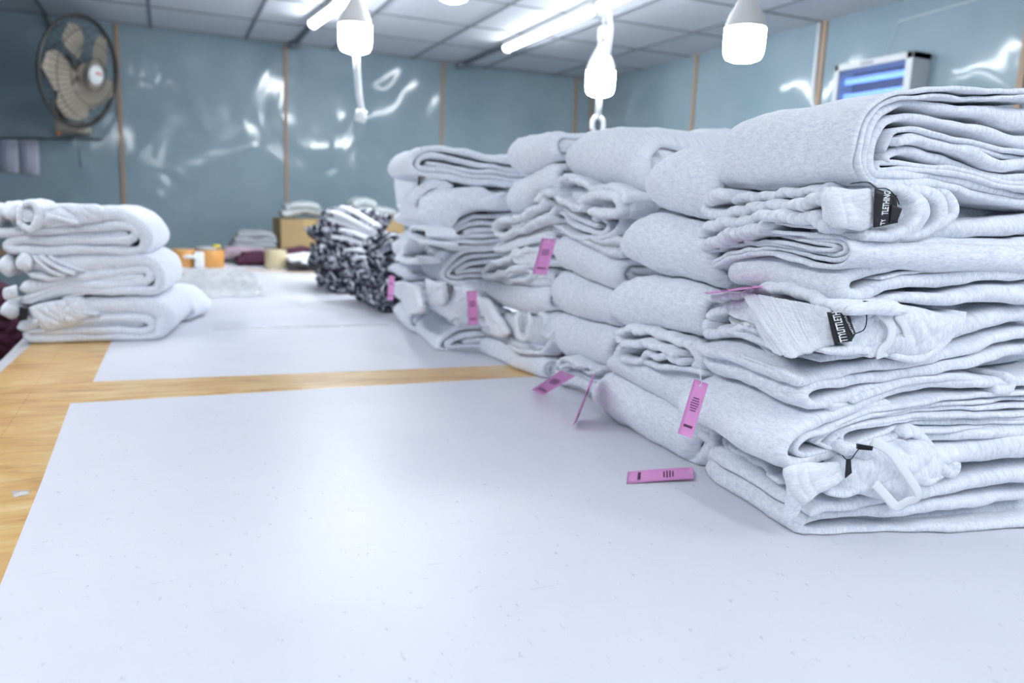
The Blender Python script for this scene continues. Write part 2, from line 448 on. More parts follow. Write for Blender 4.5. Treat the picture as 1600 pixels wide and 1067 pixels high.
    def lump(s, poly, c, t, cen=None, n=28, A=.004, wb=False, seed=0, c_dir=None, depth=.03):
        """puffy crumpled mass filling a traced outline (front plane px) at depth c"""
        S = s.S; Pw = [S.w(q[0], q[1], c) for q in S.F(poly, c)]
        Pw = catmull(np.array(Pw+[Pw[0]]), 8)[:-1]; Pw = resample(np.hstack([np.vstack([Pw, Pw[:1]]), np.zeros((len(Pw)+1, 1))]), .004)[0][:-1, :3]
        K = len(Pw); ctr = Pw.mean(0); nrm = -S.c; r = np.random.default_rng(s.sd()); ph = r.uniform(0, 6.28, 8)
        V = []; UV = []; rings = n
        for i in range(rings+1):
            rr = i/rings
            for k in range(K):
                d = (Pw[k]-ctr)*rr; p = ctr+d
                x, y = np.dot(p, S.a), p[2]
                k1 = math.sqrt(max(0, 1-rr**2.6))
                q = abs(math.sin(x/.016+1.4*math.sin(y/.013+ph[0])+ph[1])); q2 = abs(math.sin((x*.5+y)/.012+1.5*math.sin(x/.018+ph[2])+ph[3]))
                h = t*k1+k1*A*((q**.6-.6)+(q2**.6-.6)*.8)
                V.append(p+nrm*h); UV.append((x*1.0, y))
        b0 = len(V)
        for k in range(K): V.append(Pw[k]+S.c*depth); UV.append((0, 0))
        Fc = []
        for i in range(rings):
            for k in range(K):
                k2 = (k+1) % K; Fc.append((i*K+k, i*K+k2, (i+1)*K+k2, (i+1)*K+k))
        for k in range(K): k2 = (k+1) % K; Fc.append((rings*K+k, rings*K+k2, b0+k2, b0+k))
        (s.wb if wb else s.body).add(V, Fc, UV); return s
    def cord(s, path, w=.010, t=.003, name='drawcord', mat='cord', nrm=None):
        P = catmull(np.array(path, float), 8); P, _ = resample(np.hstack([P, np.zeros((len(P), 1))]), .003); P = P[:, :3]
        nrm = -s.S.c if nrm is None else np.array(nrm); V = []; Fc = []
        for i, p in enumerate(P):
            tn = P[min(i+1, len(P)-1)]-P[max(i-1, 0)]; tn /= np.linalg.norm(tn)+1e-9
            sd = np.cross(tn, nrm); sd /= np.linalg.norm(sd)+1e-9; nn = np.cross(sd, tn)
            for q in range(8):
                an = 2*math.pi*q/8+.39; V.append(p+sd*w/2*np.sign(math.cos(an))*abs(math.cos(an))**.6+nn*t/2*np.sign(math.sin(an))*abs(math.sin(an))**.6)
        n = len(P)
        for i in range(n-1):
            for q in range(8): q2 = (q+1) % 8; Fc.append((i*8+q, i*8+q2, i*8+8+q2, i*8+8+q))
        Fc.append(tuple(range(8))[::-1]); Fc.append(tuple((n-1)*8+q for q in range(8)))
        s.parts.append((name, MB().add(V, Fc), mat)); return s
    def build(s):
        o = s.body.build(s.name, M[s.mat]); tag(o, s.label, s.cat, s.group)
        if s.wb.n:
            s.wb.build('waistband', M['rib'], o)
        s.objs = {}
        for nm, mb, mt in s.parts: s.objs[nm] = mb.build(nm, M[mt], o)
        return o

def text_mesh(txt, TL, TR, BL, mat, parent, name='lettering', lift=.0006, bold=.02):
    """lettering laid in the rectangle given by three world corners"""
    cu_ = bpy.data.curves.new('txt', 'FONT'); cu_.body = txt; cu_.size = 1; cu_.offset = bold; cu_.fill_mode = 'FRONT'
    tmp = link(bpy.data.objects.new('txt', cu_)); bpy.context.view_layer.update()
    dg = bpy.context.evaluated_depsgraph_get(); me = bpy.data.meshes.new_from_object(tmp.evaluated_get(dg))
    bpy.data.objects.remove(tmp); 
    V = np.array([v.co[:] for v in me.vertices]); F = [tuple(p.vertices) for p in me.polygons]
    bpy.data.meshes.remove(me)
    mn, mx = V.min(0), V.max(0); u = (V[:, 0]-mn[0])/(mx[0]-mn[0]); v = (V[:, 1]-mn[1])/(mx[1]-mn[1])
    TL, TR, BL = [np.array(p, float) for p in (TL, TR, BL)]
    n = np.cross(TR-TL, BL-TL); n /= np.linalg.norm(n)
    if np.dot(n, CAM-TL) < 0: n = -n
    Wd = TL+u[:, None]*(TR-TL)+(1-v)[:, None]*(BL-TL)+n*lift
    # thin raised print
    m = len(Wd); V2 = np.vstack([Wd, Wd-n*.0003]); 
    mb = MB().add(V2, F+[tuple(i+m for i in f[::-1]) for f in F])
    return mb.build(name, mat, parent, smooth=False)

# ============================================================ NEAREST STACK
A_ = lambda p: tr(1080, 120, 2.808, p)
B_ = lambda p: tr(1080, 420, 2.371, p)
C_ = lambda p: tr(1080, 270, 5.333, p)
S1 = Stack((.74, .69), (.267, -.070), (.025, .256), D=.27)
K = .0001/.4   # helper

g = Pants(S1, 'thick heather grey folded sweatpants on the very top of the nearest stack, layers curling open', seed=1)
g.F(A_([(1560,60),(1430,58),(1200,50),(1050,54),(930,74),(820,112),(745,182),(712,300),(712,400),(760,462)]), .0055, c1=.30, mapkw=dict(lift=.008, pull=.015))
g.F(A_([(1600,90),(1430,86),(1200,84),(1060,84),(930,100),(840,136),(772,205),(735,310),(735,400),(775,462),(860,480)]), .0050, edge=.003, c1=.298, mapkw=dict(lift=.01, pull=.015))
g.F(A_([(1700,185,.027),(1460,166,.0235),(1330,148,.0165),(1200,134,.0115),(1000,114,.0085),(890,142),(812,212),(772,310),(772,395),(815,444),(900,456),(1000,460),(1200,497),(1460,556),(1650,590)]), .0095, c0=.002, mapkw=dict(lift=.012))
g.F(A_([(1700,315,.018),(1460,268,.015),(1200,206,.010),(1000,184),(900,200),(842,262),(812,335),(806,392),(840,422),(1000,426),(1200,456),(1460,520),(1650,560)]), .0085, c0=-.001, mapkw=dict(lift=.014))
g.F(A_([(1650,350),(1440,325),(1300,312),(1100,262),(980,238),(905,248),(880,290),(868,330)]), .0055, c0=.003)
g.F(A_([(1600,370),(1380,345),(1300,336),(1100,288),(980,264),(915,275)]), .0050, c0=.006)
g.F(A_([(1700,380,.014),(1460,388,.014),(1350,388,.012),(1230,342,.010),(1100,302),(980,282),(905,290),(890,298,.004)]), .0085, c0=.001)
g.F(A_([(1650,470),(1460,452),(1320,436),(1200,395),(1080,354),(960,324),(868,345),(872,372)]), .0095, c0=.006)
g.F(A_([(1000,330),(1150,340),(1300,370),(1700,380)]), .035, c0=.02, c1=.25)
g.F(A_([(1650,520),(1460,498),(1200,437),(1000,402),(860,404),(838,386),(856,372),(1000,384),(1200,418),(1460,478),(1650,500)]), .0055, c0=.002)
g.build()

g = Pants(S1, 'folded grey sweatpants second from top of the nearest stack, waistband and black tape facing out', seed=2)
g.F(A_([(1650,635,.024),(1460,660,.023),(1200,678,.019),(1000,704,.014),(820,738,.010),(730,752,.006)]), .014, c0=.003, c1=.25)
g.F(A_([(1650,735,.020),(1460,757,.020),(1200,786),(1000,810),(860,832),(740,868),(695,905),(700,955),(760,965),(860,925),(1000,900),(1200,880),(1460,852),(1650,840)]), .0165, mapkw=dict(lift=.004))
g.F(A_([(1650,800),(1460,808),(1200,826),(1000,850),(800,890)]), .004, c0=.01)
g.F(A_([(1000,900),(1300,830),(1700,800)]), .05, c0=.05, c1=.24)
g.F(A_([(700,600),(900,650),(1100,640),(1700,620)]), .04, c0=.06, c1=.24)
# layers folded towards the table side, closed end next to the front corner
U = C_
g.L(U([(380,528),(600,512),(900,562),(1150,590),(1205,612),(1150,636),(900,615),(600,570),(450,560)]), .0048, a0=.004, a1=.36)
g.L(U([(150,612),(300,540),(450,500),(640,510),(900,540),(1180,562),(1240,615),(1190,668),(900,645),(600,590),(420,585),(220,640)]), .0050, a0=.0, a1=.36)
g.L(U([(690,520),(900,515),(1080,522),(1220,540),(1272,605),(1252,690),(1150,720),(900,682),(600,628),(400,640),(260,690),(140,760)]), .0055, a0=-.003, a1=.36)
g.L(U([(1290,560),(1320,660),(1270,745),(1120,775),(900,740),(700,690),(500,660),(330,690),(200,750),(90,800),(45,740),(55,680),(130,650),(210,640)]), .0060, a0=-.006, a1=.36)
g.L(U([(1000,440),(850,445),(700,432),(650,465),(690,512),(850,515),(1000,500)]), .0050, a0=-.012, a1=.05)
# waistband mouth
g.L(U([(290,190),(200,200),(130,240),(110,310),(160,360),(260,340),(400,300),(560,272),(700,278),(850,265),(1000,235),(1120,215),(1180,150)]), .0125, a0=-.022, a1=.05, wb=True, crk=.0046, lam=.017, ds=.002)
g.L(U([(330,225),(440,190),(560,192),(720,172),(900,152),(1080,130)]), .0110, a0=-.006, a1=.05, wb=True, crk=.0040, lam=.015, ds=.002)
g.L(U([(1160,440),(1080,415),(1000,372),(850,370),(700,362),(560,368),(430,405),(300,415),(150,440),(60,480),(35,550),(80,600),(190,570),(330,505),(480,478),(640,450)]), .0125, a0=-.020, a1=.05, wb=True, crk=.0048, lam=.018, ds=.002)
P = lambda x, y, c=0: S1.w(*S1.F(A_([(x, y)]), c)[0][:2], c)
# band panel at the front corner
g.slab([P(590,500,-.012), P(805,472,-.022), P(800,660,-.022), P(612,680,-.012)], .020, crk=.0022, lam=.016, wb=True, n=(60, 30), rows=3)
g.slab([P(560,520,.004), P(640,480,.0), P(650,690,.0), P(585,640,.004)], .018, crk=.002, lam=.012, wb=True, n=(24, 20))
# gathered cloth right of the tape
g.F(A_([(760,690),(850,700),(930,672),(985,610),(975,540),(920,492),(860,480)]), .0115, c0=-.022, c1=.10, crk=.0016, lam=.02, ds=.003)
g.F(A_([(860,705),(960,700),(1035,640),(1050,570),(1000,505),(920,478)]), .0115, c0=-.012, c1=.10, crk=.001, lam=.03, ds=.003)
g.F(A_([(940,700),(1040,690),(1110,640),(1120,560),(1060,500),(980,478)]), .0125, c0=-.006, c1=.10)
g.F(A_([(1010,690),(1110,650),(1165,610),(1160,540),(1110,495),(1020,480)]), .012, c0=.0, c1=.10)
g.lump(A_([(860,500),(940,495),(1010,520),(1040,590),(1010,650),(920,665),(850,660)]), .0, .012)
lab = [P(806,490,-.034), P(900,520,-.026), P(905,640,-.026), P(800,662,-.034)]
g.slab(lab, .0014, n=(8, 8), name='brand_tape', mat='black')
g.slab([P(880,560,-.030), P(925,578,-.032), P(905,630,-.032), P(868,640,-.030)], .0014, n=(6, 6), name='care_label', mat='black')
g.cord([P(700,468,-.008), P(775,463,-.030), P(812,488,-.034), P(860,492,-.032), P(900,530,-.03), P(912,560,-.03)], w=.0013, t=.0013, name='tag_string', mat='blackplastic')
o = g.build()
lb = g.objs['brand_tape']; lb['label'] = 'black woven tape with white capital letters'
text_mesh('TLETHING', P(834,606,-.0390), P(846,502,-.0380), P(862,606,-.0380), M['lettering'], lb)
text_mesh('TY', P(828,652,-.0400), P(832,626,-.0400), P(848,648,-.0390), M['lettering'], lb)

P = lambda x, y, c=0: S1.w(*S1.F(B_([(x, y)]), c)[0][:2], c)
Q = lambda x, y, a=0: (lambda q: S1.w(a, q[1], q[0]))(S1.L(B_([(x, y)]), a)[0])
g = Pants(S1, 'middle sweatpants of the nearest stack, slanted ribbed waistband with black tape and hanging drawcord', seed=3)
g.F(B_([(1400,85,.022),(1233,88,.022),(1100,98,.020),(950,112,.016),(820,118,.012),(700,135,.008)]), .02, c1=.26)
g.F(B_([(1400,150,.02),(1233,170,.021),(1080,212,.022),(930,262,.020),(760,300,.016),(600,322,.012),(480,340,.008)]), .02, c1=.26, c0=.002)
g.F(B_([(1400,225),(1233,250),(1050,298),(850,345),(650,372),(520,400),(430,425),(380,400)]), .0125, c0=.0, c1=.26)
g.F(B_([(1400,285),(1233,312),(1000,358),(800,395),(640,420),(500,432),(440,470),(470,512),(560,490),(700,452),(850,420)]), .0125, c1=.26)
g.L(B_([(60,280),(110,265),(180,320),(250,370),(320,395),(380,400),(375,370),(320,330),(230,255),(220,235)]), .009, a0=-.002, a1=.08)
g.L(B_([(60,300),(150,340),(230,370),(320,440),(420,500),(500,505)]), .016, a0=.002, a1=.10)
g.L(B_([(200,130),(110,148),(60,185),(70,235),(130,235),(200,210),(240,235)]), .0105, a0=-.012, a1=.06, wb=True, crk=.0042, lam=.017, ds=.002)
g.L(B_([(80,110),(140,105),(200,95)]), .010, a0=-.008, a1=.06, wb=True, crk=.002, lam=.014, ds=.002)
g.F(B_([(400,250),(700,200),(1000,190),(1400,200)]), .05, c0=.05, c1=.24)
g.F(B_([(520,440),(800,370),(1000,340),(1400,280)]), .03, c0=.04, c1=.24)
# gathered top edge and ribbed panel
g.slab([Q(180,85,-.012), P(520,150,-.020), P(528,272,-.022), P(350,335,-.012)], .014, crk=.0030, lam=.011, wb=True, n=(140, 44), rows=4, wav=.002, soft=.08)
g.slab([Q(200,110,-.014), Q(330,225,-.014), P(352,332,-.014), Q(300,300,-.010)], .014, crk=.001, lam=.012, wb=True, n=(26, 18))
g.L(B_([(215,80),(300,78),(380,95),(450,125),(520,140),(600,155)]), .011, a0=-.016, a1=.05, wb=True, crk=.0046, lam=.016, ds=.002)
# loose cloth right of tape
g.lump(B_([(575,150),(680,125),(830,140),(930,165),(1010,175),(930,270),(840,325),(740,325),(640,315),(560,320),(500,300),(540,270)]), -.002, .020, A=.005)
g.F(B_([(590,300),(600,230),(640,180),(700,150),(780,150)]), .013, c0=-.022, c1=.05)
g.F(B_([(640,322),(700,280),(760,200),(800,160)]), .011, c0=-.018, c1=.05)
g.F(B_([(730,325,.006),(830,335,.010),(920,290,.012),(990,210,.014),(1020,165,.012)]), .011, c0=-.014, c1=.10)
g.F(B_([(480,300,.006),(560,310,.011),(640,300,.010),(720,320,.010)]), .010, c0=-.020, c1=.05)
g.cord([P(690,150,-.026), P(740,210,-.030), P(735,270,-.031), P(705,300,-.030), P(700,330,-.027)], w=.012, t=.0028)
g.cord([P(760,170,-.024), P(790,210,-.026), P(800,250,-.022)], w=.011, t=.0028, name='drawcord_end')
g.slab([P(503,160,-.030), P(560,163,-.030), P(596,268,-.031), P(530,275,-.031)], .0014, n=(8, 8), name='brand_tape', mat='black')
g.slab([P(560,164,-.029), P(580,166,-.026), P(608,240,-.027), P(592,268,-.030)], .0014, n=(6, 6), name='care_label', mat='black')
g.cord([P(575,160,-.026), P(590,140,-.026), P(650,125,-.024), P(648,150,-.030), P(650,190,-.032), P(640,225,-.032), P(608,240,-.029)], w=.0012, t=.0012, name='tag_string', mat='blackplastic')
g.slab([P(640,118,-.030), P(678,126,-.030), P(674,140,-.031), P(640,138,-.031)], .007, n=(10, 8), name='cord_stopper', mat='blackplastic')
g.build(); lb = g.objs['brand_tape']; lb['label'] = 'black woven tape with white capital letters'
text_mesh('TTYLITTLETH', P(552,272,-.0325), P(520,162,-.0315), P(580,268,-.0325), M['lettering'], lb)
text_mesh('METTYLITTLE', P(598,242,-.0305), P(566,178,-.0300), P(603,238,-.0300), M['lettering'], g.objs['care_label'], bold=.0)

g = Pants(S1, 'smooth folded grey sweatpants second from bottom of the nearest stack, many thin inner layers', seed=4)
g.F(B_([(1400,395),(1233,425),(1100,425),(1000,425),(800,450),(620,515),(450,588),(350,652),(335,705),(390,728),(500,705),(700,645),(900,622),(1233,612),(1400,600)]), .0135, mapkw=dict(lift=.004, lean=.0))
g.F(B_([(1100,412),(1000,410),(880,418),(760,440),(600,500)]), .009, c0=-.003, c1=.2)
g.F(B_([(1160,405),(1200,420),(1190,455),(1120,460)]), .014, c0=-.004, c1=.1)
for k_, (y0, y1, y2, x3, y3) in enumerate([(455,470,520,430,640),(480,492,536,452,655),(505,514,552,470,668),(530,532,565,500,672),(548,552,578,560,665)]):
    g.F(B_([(1400,y0+6),(1233,y0+14),(1000,y1+6),(760,y2-8),(580,y2+42-k_*4),(x3,y3)]), .0060 if k_ == 0 else .0052, c0=.003*(k_ % 2), c1=.26)
g.F(B_([(1400,560),(1233,575),(1000,572),(800,590),(640,640),(500,690),(410,698),(385,672),(430,630),(540,590)]), .0060, c0=.0, c1=.26)
g.F(B_([(1400,580),(1233,592),(1000,592),(800,612),(660,655),(520,672),(475,660)]), .0060, c0=.002, c1=.26)
g.build()

g = Pants(S1, 'bottom sweatpants of the nearest stack, resting on the white table, long flat drawcord looped over', seed=5)
g.F(B_([(1400,650,.03),(1233,655,.030),(1100,680,.030),(980,690,.026),(880,690,.022),(800,700,.016)]), .028, c1=.26)
g.F(B_([(1400,740,.018),(1233,765,.020),(1000,805,.018),(800,835,.016),(620,862,.014),(480,880,.012),(420,905,.010)]), .018, c1=.26, c0=.003)
g.F(B_([(1400,840),(1233,862),(1000,882),(800,905),(620,912),(500,928),(435,965),(470,1000),(600,998),(800,985),(1233,962),(1400,955)]), .0150, c0=-.004, c1=.26)
g.F(B_([(450,800),(700,760),(1000,750),(1400,730)]), .06, c0=.05, c1=.24)
g.F(B_([(520,960),(800,930),(1400,900)]), .025, c0=.03, c1=.24)
D5 = dict(a0=-.004, a1=.09)
g.L(B_([(355,860),(290,800),(210,735),(150,690),(95,672),(55,700),(60,748),(130,800),(230,870),(340,925)]), .0125, **D5)
g.L(B_([(0,640),(10,610),(60,650),(40,690),(0,700),(30,730)]), .013, a0=.004, a1=.10)
g.L(B_([(190,700),(250,755),(320,810),(370,850)]), .0095, a0=.002, a1=.10)
g.L(B_([(150,690),(230,730),(300,790),(370,830)]), .0085, a0=.006, a1=.10)
g.L(B_([(350,760),(300,700),(220,650),(150,600),(110,610),(110,650),(170,680),(250,725),(330,790)]), .0085, a0=-.014, a1=.05, wb=True, crk=.0040, lam=.015, ds=.002)
g.slab([P(345,745,-.008), P(420,770,-.016), P(412,900,-.016), P(345,940,-.006)], .012, n=(14, 24))
g.slab([P(330,730,-.012), P(555,710,-.026), P(565,775,-.028), P(400,885,-.022)], .018, crk=.0022, lam=.016, wb=True, n=(70, 30), rows=2, wav=.003, soft=.15)
g.lump(B_([(560,700),(600,675),(700,650),(800,640),(870,640),(920,700),(905,770),(830,800),(760,850),(680,850),(600,830),(510,835),(545,770)]), -.006, .022, A=.005)
g.F(B_([(500,835,.006),(580,838,.010),(640,810,.011),(700,830,.010),(760,850,.008)]), .010, c0=-.026, c1=.05)
g.F(B_([(575,700),(600,680),(640,690),(680,700)]), .013, c0=-.026, c1=.05)
g.F(B_([(590,770,.010),(660,760,.014),(760,770,.014),(860,790,.010),(900,770,.008)]), .013, c0=-.018, c1=.06)
g.F(B_([(790,625),(850,610),(900,650),(930,720),(990,760),(1010,720)]), .015, c0=-.010, c1=.10)
g.F(B_([(790,640),(800,690),(850,740),(900,770),(930,765)]), .015, c0=-.014, c1=.08)
g.cord([P(668,640,-.036), P(730,672,-.040), P(790,750,-.042), P(840,830,-.040), P(825,855,-.038), P(800,862,-.036), P(760,880,-.034), P(720,840,-.036), P(680,795,-.036)], w=.0125, t=.003)
g.cord([P(560,690,-.036), P(572,705,-.040), P(590,707,-.040), P(620,668,-.040), P(640,655,-.040)], w=.0012, t=.0012, name='tag_string', mat='blackplastic')
g.slab([P(575,705,-.039), P(590,704,-.039), P(594,755,-.039), P(570,775,-.038)], .0016, n=(8, 8), name='care_label', mat='black')
g.slab([P(618,648,-.040), P(668,656,-.040), P(664,672,-.041), P(618,668,-.041)], .007, n=(10, 8), name='cord_stopper', mat='blackplastic')
g.build()

# ============================================================ SECOND STACK (behind the nearest one)
S2 = Stack((.76, .98), (.267, -.05), (-.007, .302), D=.30)
lA = [(996,295),(1000,275),(1015,250),(1046,229),(1087,223),(1137,222),(1180,222)]
lAB = [(997,304),(1003,318),(1013,327),(1056,336),(1092,346),(1130,356)]
lBC = [(958,384),(964,400),(992,421),(1015,428),(1038,431),(1071,442),(1104,452),(1130,462)]
lCD = [(944,480),(955,506),(968,514),(1009,513),(1046,516),(1077,524),(1098,531)]
lDE = [(930,600),(940,588),(945,578),(968,590),(985,601),(1020,617),(1057,642),(1075,657)]
bot = [(919,622),(922,636),(939,654),(976,673),(1001,695),(1032,711),(1064,728),(1078,728)]
g = Pants(S2, 'rounded grey sweatpants on top of the second stack, just left of the nearest stack top', seed=11)
g.pillow(lA, [(992,300)]+lAB[1:], m=2).build()
g = Pants(S2, 'plump smooth folded sweatpants second from top in the second stack', seed=12)
g.pillow([(958,378),(962,358),(972,345),(1005,331),(1056,339),(1094,349),(1130,358)], lBC, m=2).build()
g = Pants(S2, 'smooth folded sweatpants in the second stack with curled layer ends showing', seed=13)
g.pillow([(942,471),(945,455),(956,442),(985,428),(1015,431),(1038,433),(1071,444),(1100,454)], lCD, m=3, front=0)
g.build()
g = Pants(S2, 'folded sweatpants second from bottom of the second stack, gathered waistband mouth showing', seed=14)
g.pillow([(943,568),(947,557),(955,548),(975,552),(1013,566),(1060,578),(1098,590)], [(944,574),(950,582),(968,592),(985,602),(1020,618),(1057,643),(1080,660)], m=3, a0=.004)
lip = dict(a0=-.010, a1=.06, wb=True, crk=.0050, lam=.020, ds=.0022)
g.L([(966,536),(962,524),(967,517),(980,515),(1015,521),(1046,528),(1066,542),(1076,556),(1079,568)], .0115, **lip)
g.L([(1060,556),(1046,545),(1015,536),(985,537),(971,545),(970,558),(988,566),(1000,558),(1010,552),(1046,558),(1070,568)], .0100, **lip)
g.L([(1085,535),(1092,550),(1092,568),(1080,572)], .016, a0=-.006, a1=.08)
g.L([(1010,566),(1050,574),(1085,580),(1100,586)], .009, a0=-.002, a1=.08)
g.build()
g = Pants(S2, 'bottom sweatpants of the second stack, smooth fold lying on the white table', seed=15)
g.pillow([(917,612),(922,596),(932,584),(945,580),(968,592),(985,603),(1020,619),(1057,644),(1078,660)], bot, m=2)
g.L([(1068,668),(1090,655),(1110,668),(1112,695),(1095,718),(1075,722)], .017, a0=.012, a1=.09)
g.L([(1085,672),(1097,680),(1095,700),(1082,708)], .013, a0=.012, a1=.09)
g.build()

# ============================================================ THIRD STACK
S3 = Stack((.81, 1.33), (.267, -.03), (.006, .25), D=.26)
g = Pants(S3, 'broad rounded sweatpants on top of the third stack with a seam at its near edge', seed=21)
g.pillow([(875,244),(880,224),(902,204),(943,197),(984,198),(1010,210),(1020,224)], [(877,252),(881,266),(890,276),(922,285),(955,289),(980,302),(1000,312)], m=2, W=.36, cl=-.075)
g.Fa([(.20,.555),(.26,.565),(.32,.560),(.38,.54)], .02, c0=.02, c1=.2, crk=.003, lam=.03)
g.build()
g = Pants(S3, 'sweatpants in the third stack with a curled gathered waistband roll', seed=22)
g.pillow([(876,283),(884,280),(920,292),(960,296),(990,310)], [(868,306),(892,322),(930,334),(975,340),(1000,345)], m=2, a0=.02)
lip = dict(a0=-.016, a1=.05, wb=True, crk=.0046, lam=.022, ds=.0026)
g.L([(985,314),(975,305),(960,296),(939,292),(922,296),(902,285),(886,278),(874,282),(869,296),(872,308),(892,321),(908,329)], .0125, **lip)
g.L([(906,330),(905,314),(916,306),(932,303),(950,307),(962,314),(966,326),(952,335),(934,334),(920,330)], .015, a0=-.030, a1=.05, wb=True, crk=.0025, lam=.02, ds=.0026)
g.L([(960,300),(975,306),(984,318),(980,332),(964,338)], .014, a0=-.012, a1=.05)
g.build()
g = Pants(S3, 'sweatpants in the third stack with flat doubled layers folded back in a hook', seed=23)
g.L([(857,334),(870,330),(891,348),(922,363),(940,364),(946,352),(934,341),(918,339),(930,346)], .009, a0=-.006, a1=.09)
g.L([(870,322),(890,335),(915,350),(936,355)], .009, a0=-.002, a1=.09)
g.L([(955,332),(968,342),(964,355),(955,366),(930,372),(902,370),(872,356),(857,342)], .010, a0=-.004, a1=.10)
g.pillow([(858,346),(863,350),(902,364),(940,372),(965,368)], [(860,356),(866,362),(877,365),(912,379),(955,400),(975,408)], m=1, a0=.006)
g.build()
g = Pants(S3, 'upper of the three plump smooth sweatpants in the third stack', seed=24)
g.pillow([(861,392),(864,374),(872,366),(880,367),(912,380),(955,401),(975,408)], [(861,400),(866,412),(875,420),(912,440),(943,449),(975,455)], m=2).build()
g = Pants(S3, 'middle of the three plump smooth sweatpants in the third stack', seed=25)
g.pillow([(855,452),(857,434),(866,422),(880,424),(912,441),(943,450),(980,458)], [(856,468),(862,480),(871,486),(912,502),(943,509),(970,517)], m=2).build()
g = Pants(S3, 'lower of the three plump smooth sweatpants in the third stack', seed=26)
g.pillow([(853,518),(856,500),(866,488),(878,489),(912,503),(943,510),(975,518)], [(854,532),(861,546),(877,558),(912,566),(943,572),(965,574)], m=2).build()
g = Pants(S3, 'bottom sweatpants of the third stack, small gathered waistband above a hanging pink tag', seed=27)
g.pillow([(856,592),(862,578),(880,574),(912,582),(945,590)], [(857,596),(862,602),(880,610),(914,618),(945,628)], m=1)
g.L([(940,578),(912,570),(885,560),(879,564),(882,572),(895,572),(912,578),(935,584)], .008, a0=-.012, a1=.05, wb=True, crk=.004, lam=.02, ds=.0026)
g.L([(868,568),(866,580),(880,582),(910,590),(935,594)], .008, a0=-.006, a1=.08)
g.build()

# ============================================================ FOURTH STACK
S4 = Stack((.80, 1.62), (.267, -.04), (-.025, .34), D=.34)
g = Pants(S4, 'smooth rounded sweatpants on top of the fourth stack', seed=31)
g.pillow([(789,238),(790,225),(800,213),(822,208),(850,205),(880,200),(905,197)], [(789,246),(793,262),(808,274),(825,268),(848,255),(876,249),(900,246)], m=2).build()
g = Pants(S4, 'sagging smooth sweatpants just below the top of the fourth stack', seed=32)
g.pillow([(785,312),(788,292),(800,281),(813,276),(848,257),(876,251),(900,248)], [(786,322),(792,334),(806,332),(822,320),(840,302),(866,304),(890,306)], m=2).build()
g = Pants(S4, 'sweatpants in the fourth stack with a scrunched waistband sloping up to the right', seed=33)
lip = dict(a0=-.012, a1=.06, wb=True, crk=.0050, lam=.026, ds=.003)
g.L([(852,312),(838,325),(812,341),(785,347),(775,354),(776,364),(788,370),(806,362),(830,352),(858,342)], .0135, **lip)
g.L([(862,322),(846,335),(820,346),(795,356)], .012, **lip)
g.L([(868,300),(848,302),(838,312)], .014, **lip)
g.pillow([(767,392),(770,380),(790,374),(820,362),(850,354),(872,350)], [(768,396),(775,402),(800,402),(830,392),(860,386),(875,384)], m=1)
g.build()
g = Pants(S4, 'sweatpants in the fourth stack with a thin gathered waistband beside the pink tag', seed=34)
g.L([(842,392),(820,395),(800,402),(780,408),(757,418),(753,427),(762,432),(785,426),(805,420),(830,414),(850,410)], .0120, **lip)
g.L([(795,432),(802,426),(815,422),(828,426),(820,436),(795,438)], .010, a0=-.01, a1=.05)
g.pillow([(765,432),(800,428),(830,420),(860,418)], [(763,436),(790,444),(820,447),(858,450)], m=1, a0=.01)
g.slab([S4.w(-.008,0,0)*0+S4.w(-.008, q[1], q[0]) for q in S4.L([(800,388),(845,385),(850,412),(806,416)], -.008)], .014, wb=True)
g.build()
g = Pants(S4, 'tightly folded sweatpants in the middle of the fourth stack with a pinched front corner', seed=35)
g.pillow([(738,446),(741,436),(752,432),(765,437),(779,444),(820,447),(856,449)], [(739,448),(748,458),(764,467),(786,480),(804,488),(830,488),(856,486)], m=2, front=.0).build()
g = Pants(S4, 'rumpled sweatpants in the fourth stack, diagonal waistband and looped drawcord', seed=36)
R = lambda x, y, a=-.01: (lambda q: S4.w(a, q[1], q[0]))(S4.L([(x, y)], a)[0])
g.slab([R(744,463,-.014), R(762,466,-.02), R(800,524,-.02), R(776,530,-.014)], .022, wb=True, crk=.002, lam=.02, n=(20, 46), rows=2)
g.L([(746,470),(742,480),(748,492),(758,488),(752,478)], .013, a0=-.004, a1=.05)
g.L([(748,492),(746,502),(756,508),(768,505)], .013, a0=-.004, a1=.05)
g.pillow([(770,485),(800,488),(830,488),(858,486)], [(778,530),(800,540),(830,545),(858,545)], m=2, a0=.008)
g.pillow([(752,512),(770,512),(800,530),(830,540)], [(752,519),(777,528),(809,549),(836,556)], m=1, a0=.0)
g.L([(806,487),(812,500),(806,520),(812,530)], .010, a0=-.012, a1=.03)
g.L([(832,488),(842,500),(838,520),(848,528),(858,520)], .014, a0=-.008, a1=.04)
g.L([(790,540),(815,548),(836,553),(850,540),(858,530)], .011, a0=-.008, a1=.04)
g.cord([R(812,487,-.02), R(806,500,-.03), R(812,526,-.03), R(822,528,-.03), R(828,505,-.03), R(826,489,-.02)], w=.012, t=.003, nrm=(-.8,-.6,0))
g.build()
g = Pants(S4, 'bottom sweatpants of the fourth stack, over the brown tape seam of the table', seed=37)
g.pillow([(744,545),(747,530),(756,524),(777,529),(809,551),(836,557),(850,560)], [(745,550),(752,560),(770,569),(809,587),(831,594),(850,597)], m=3)
g.build()

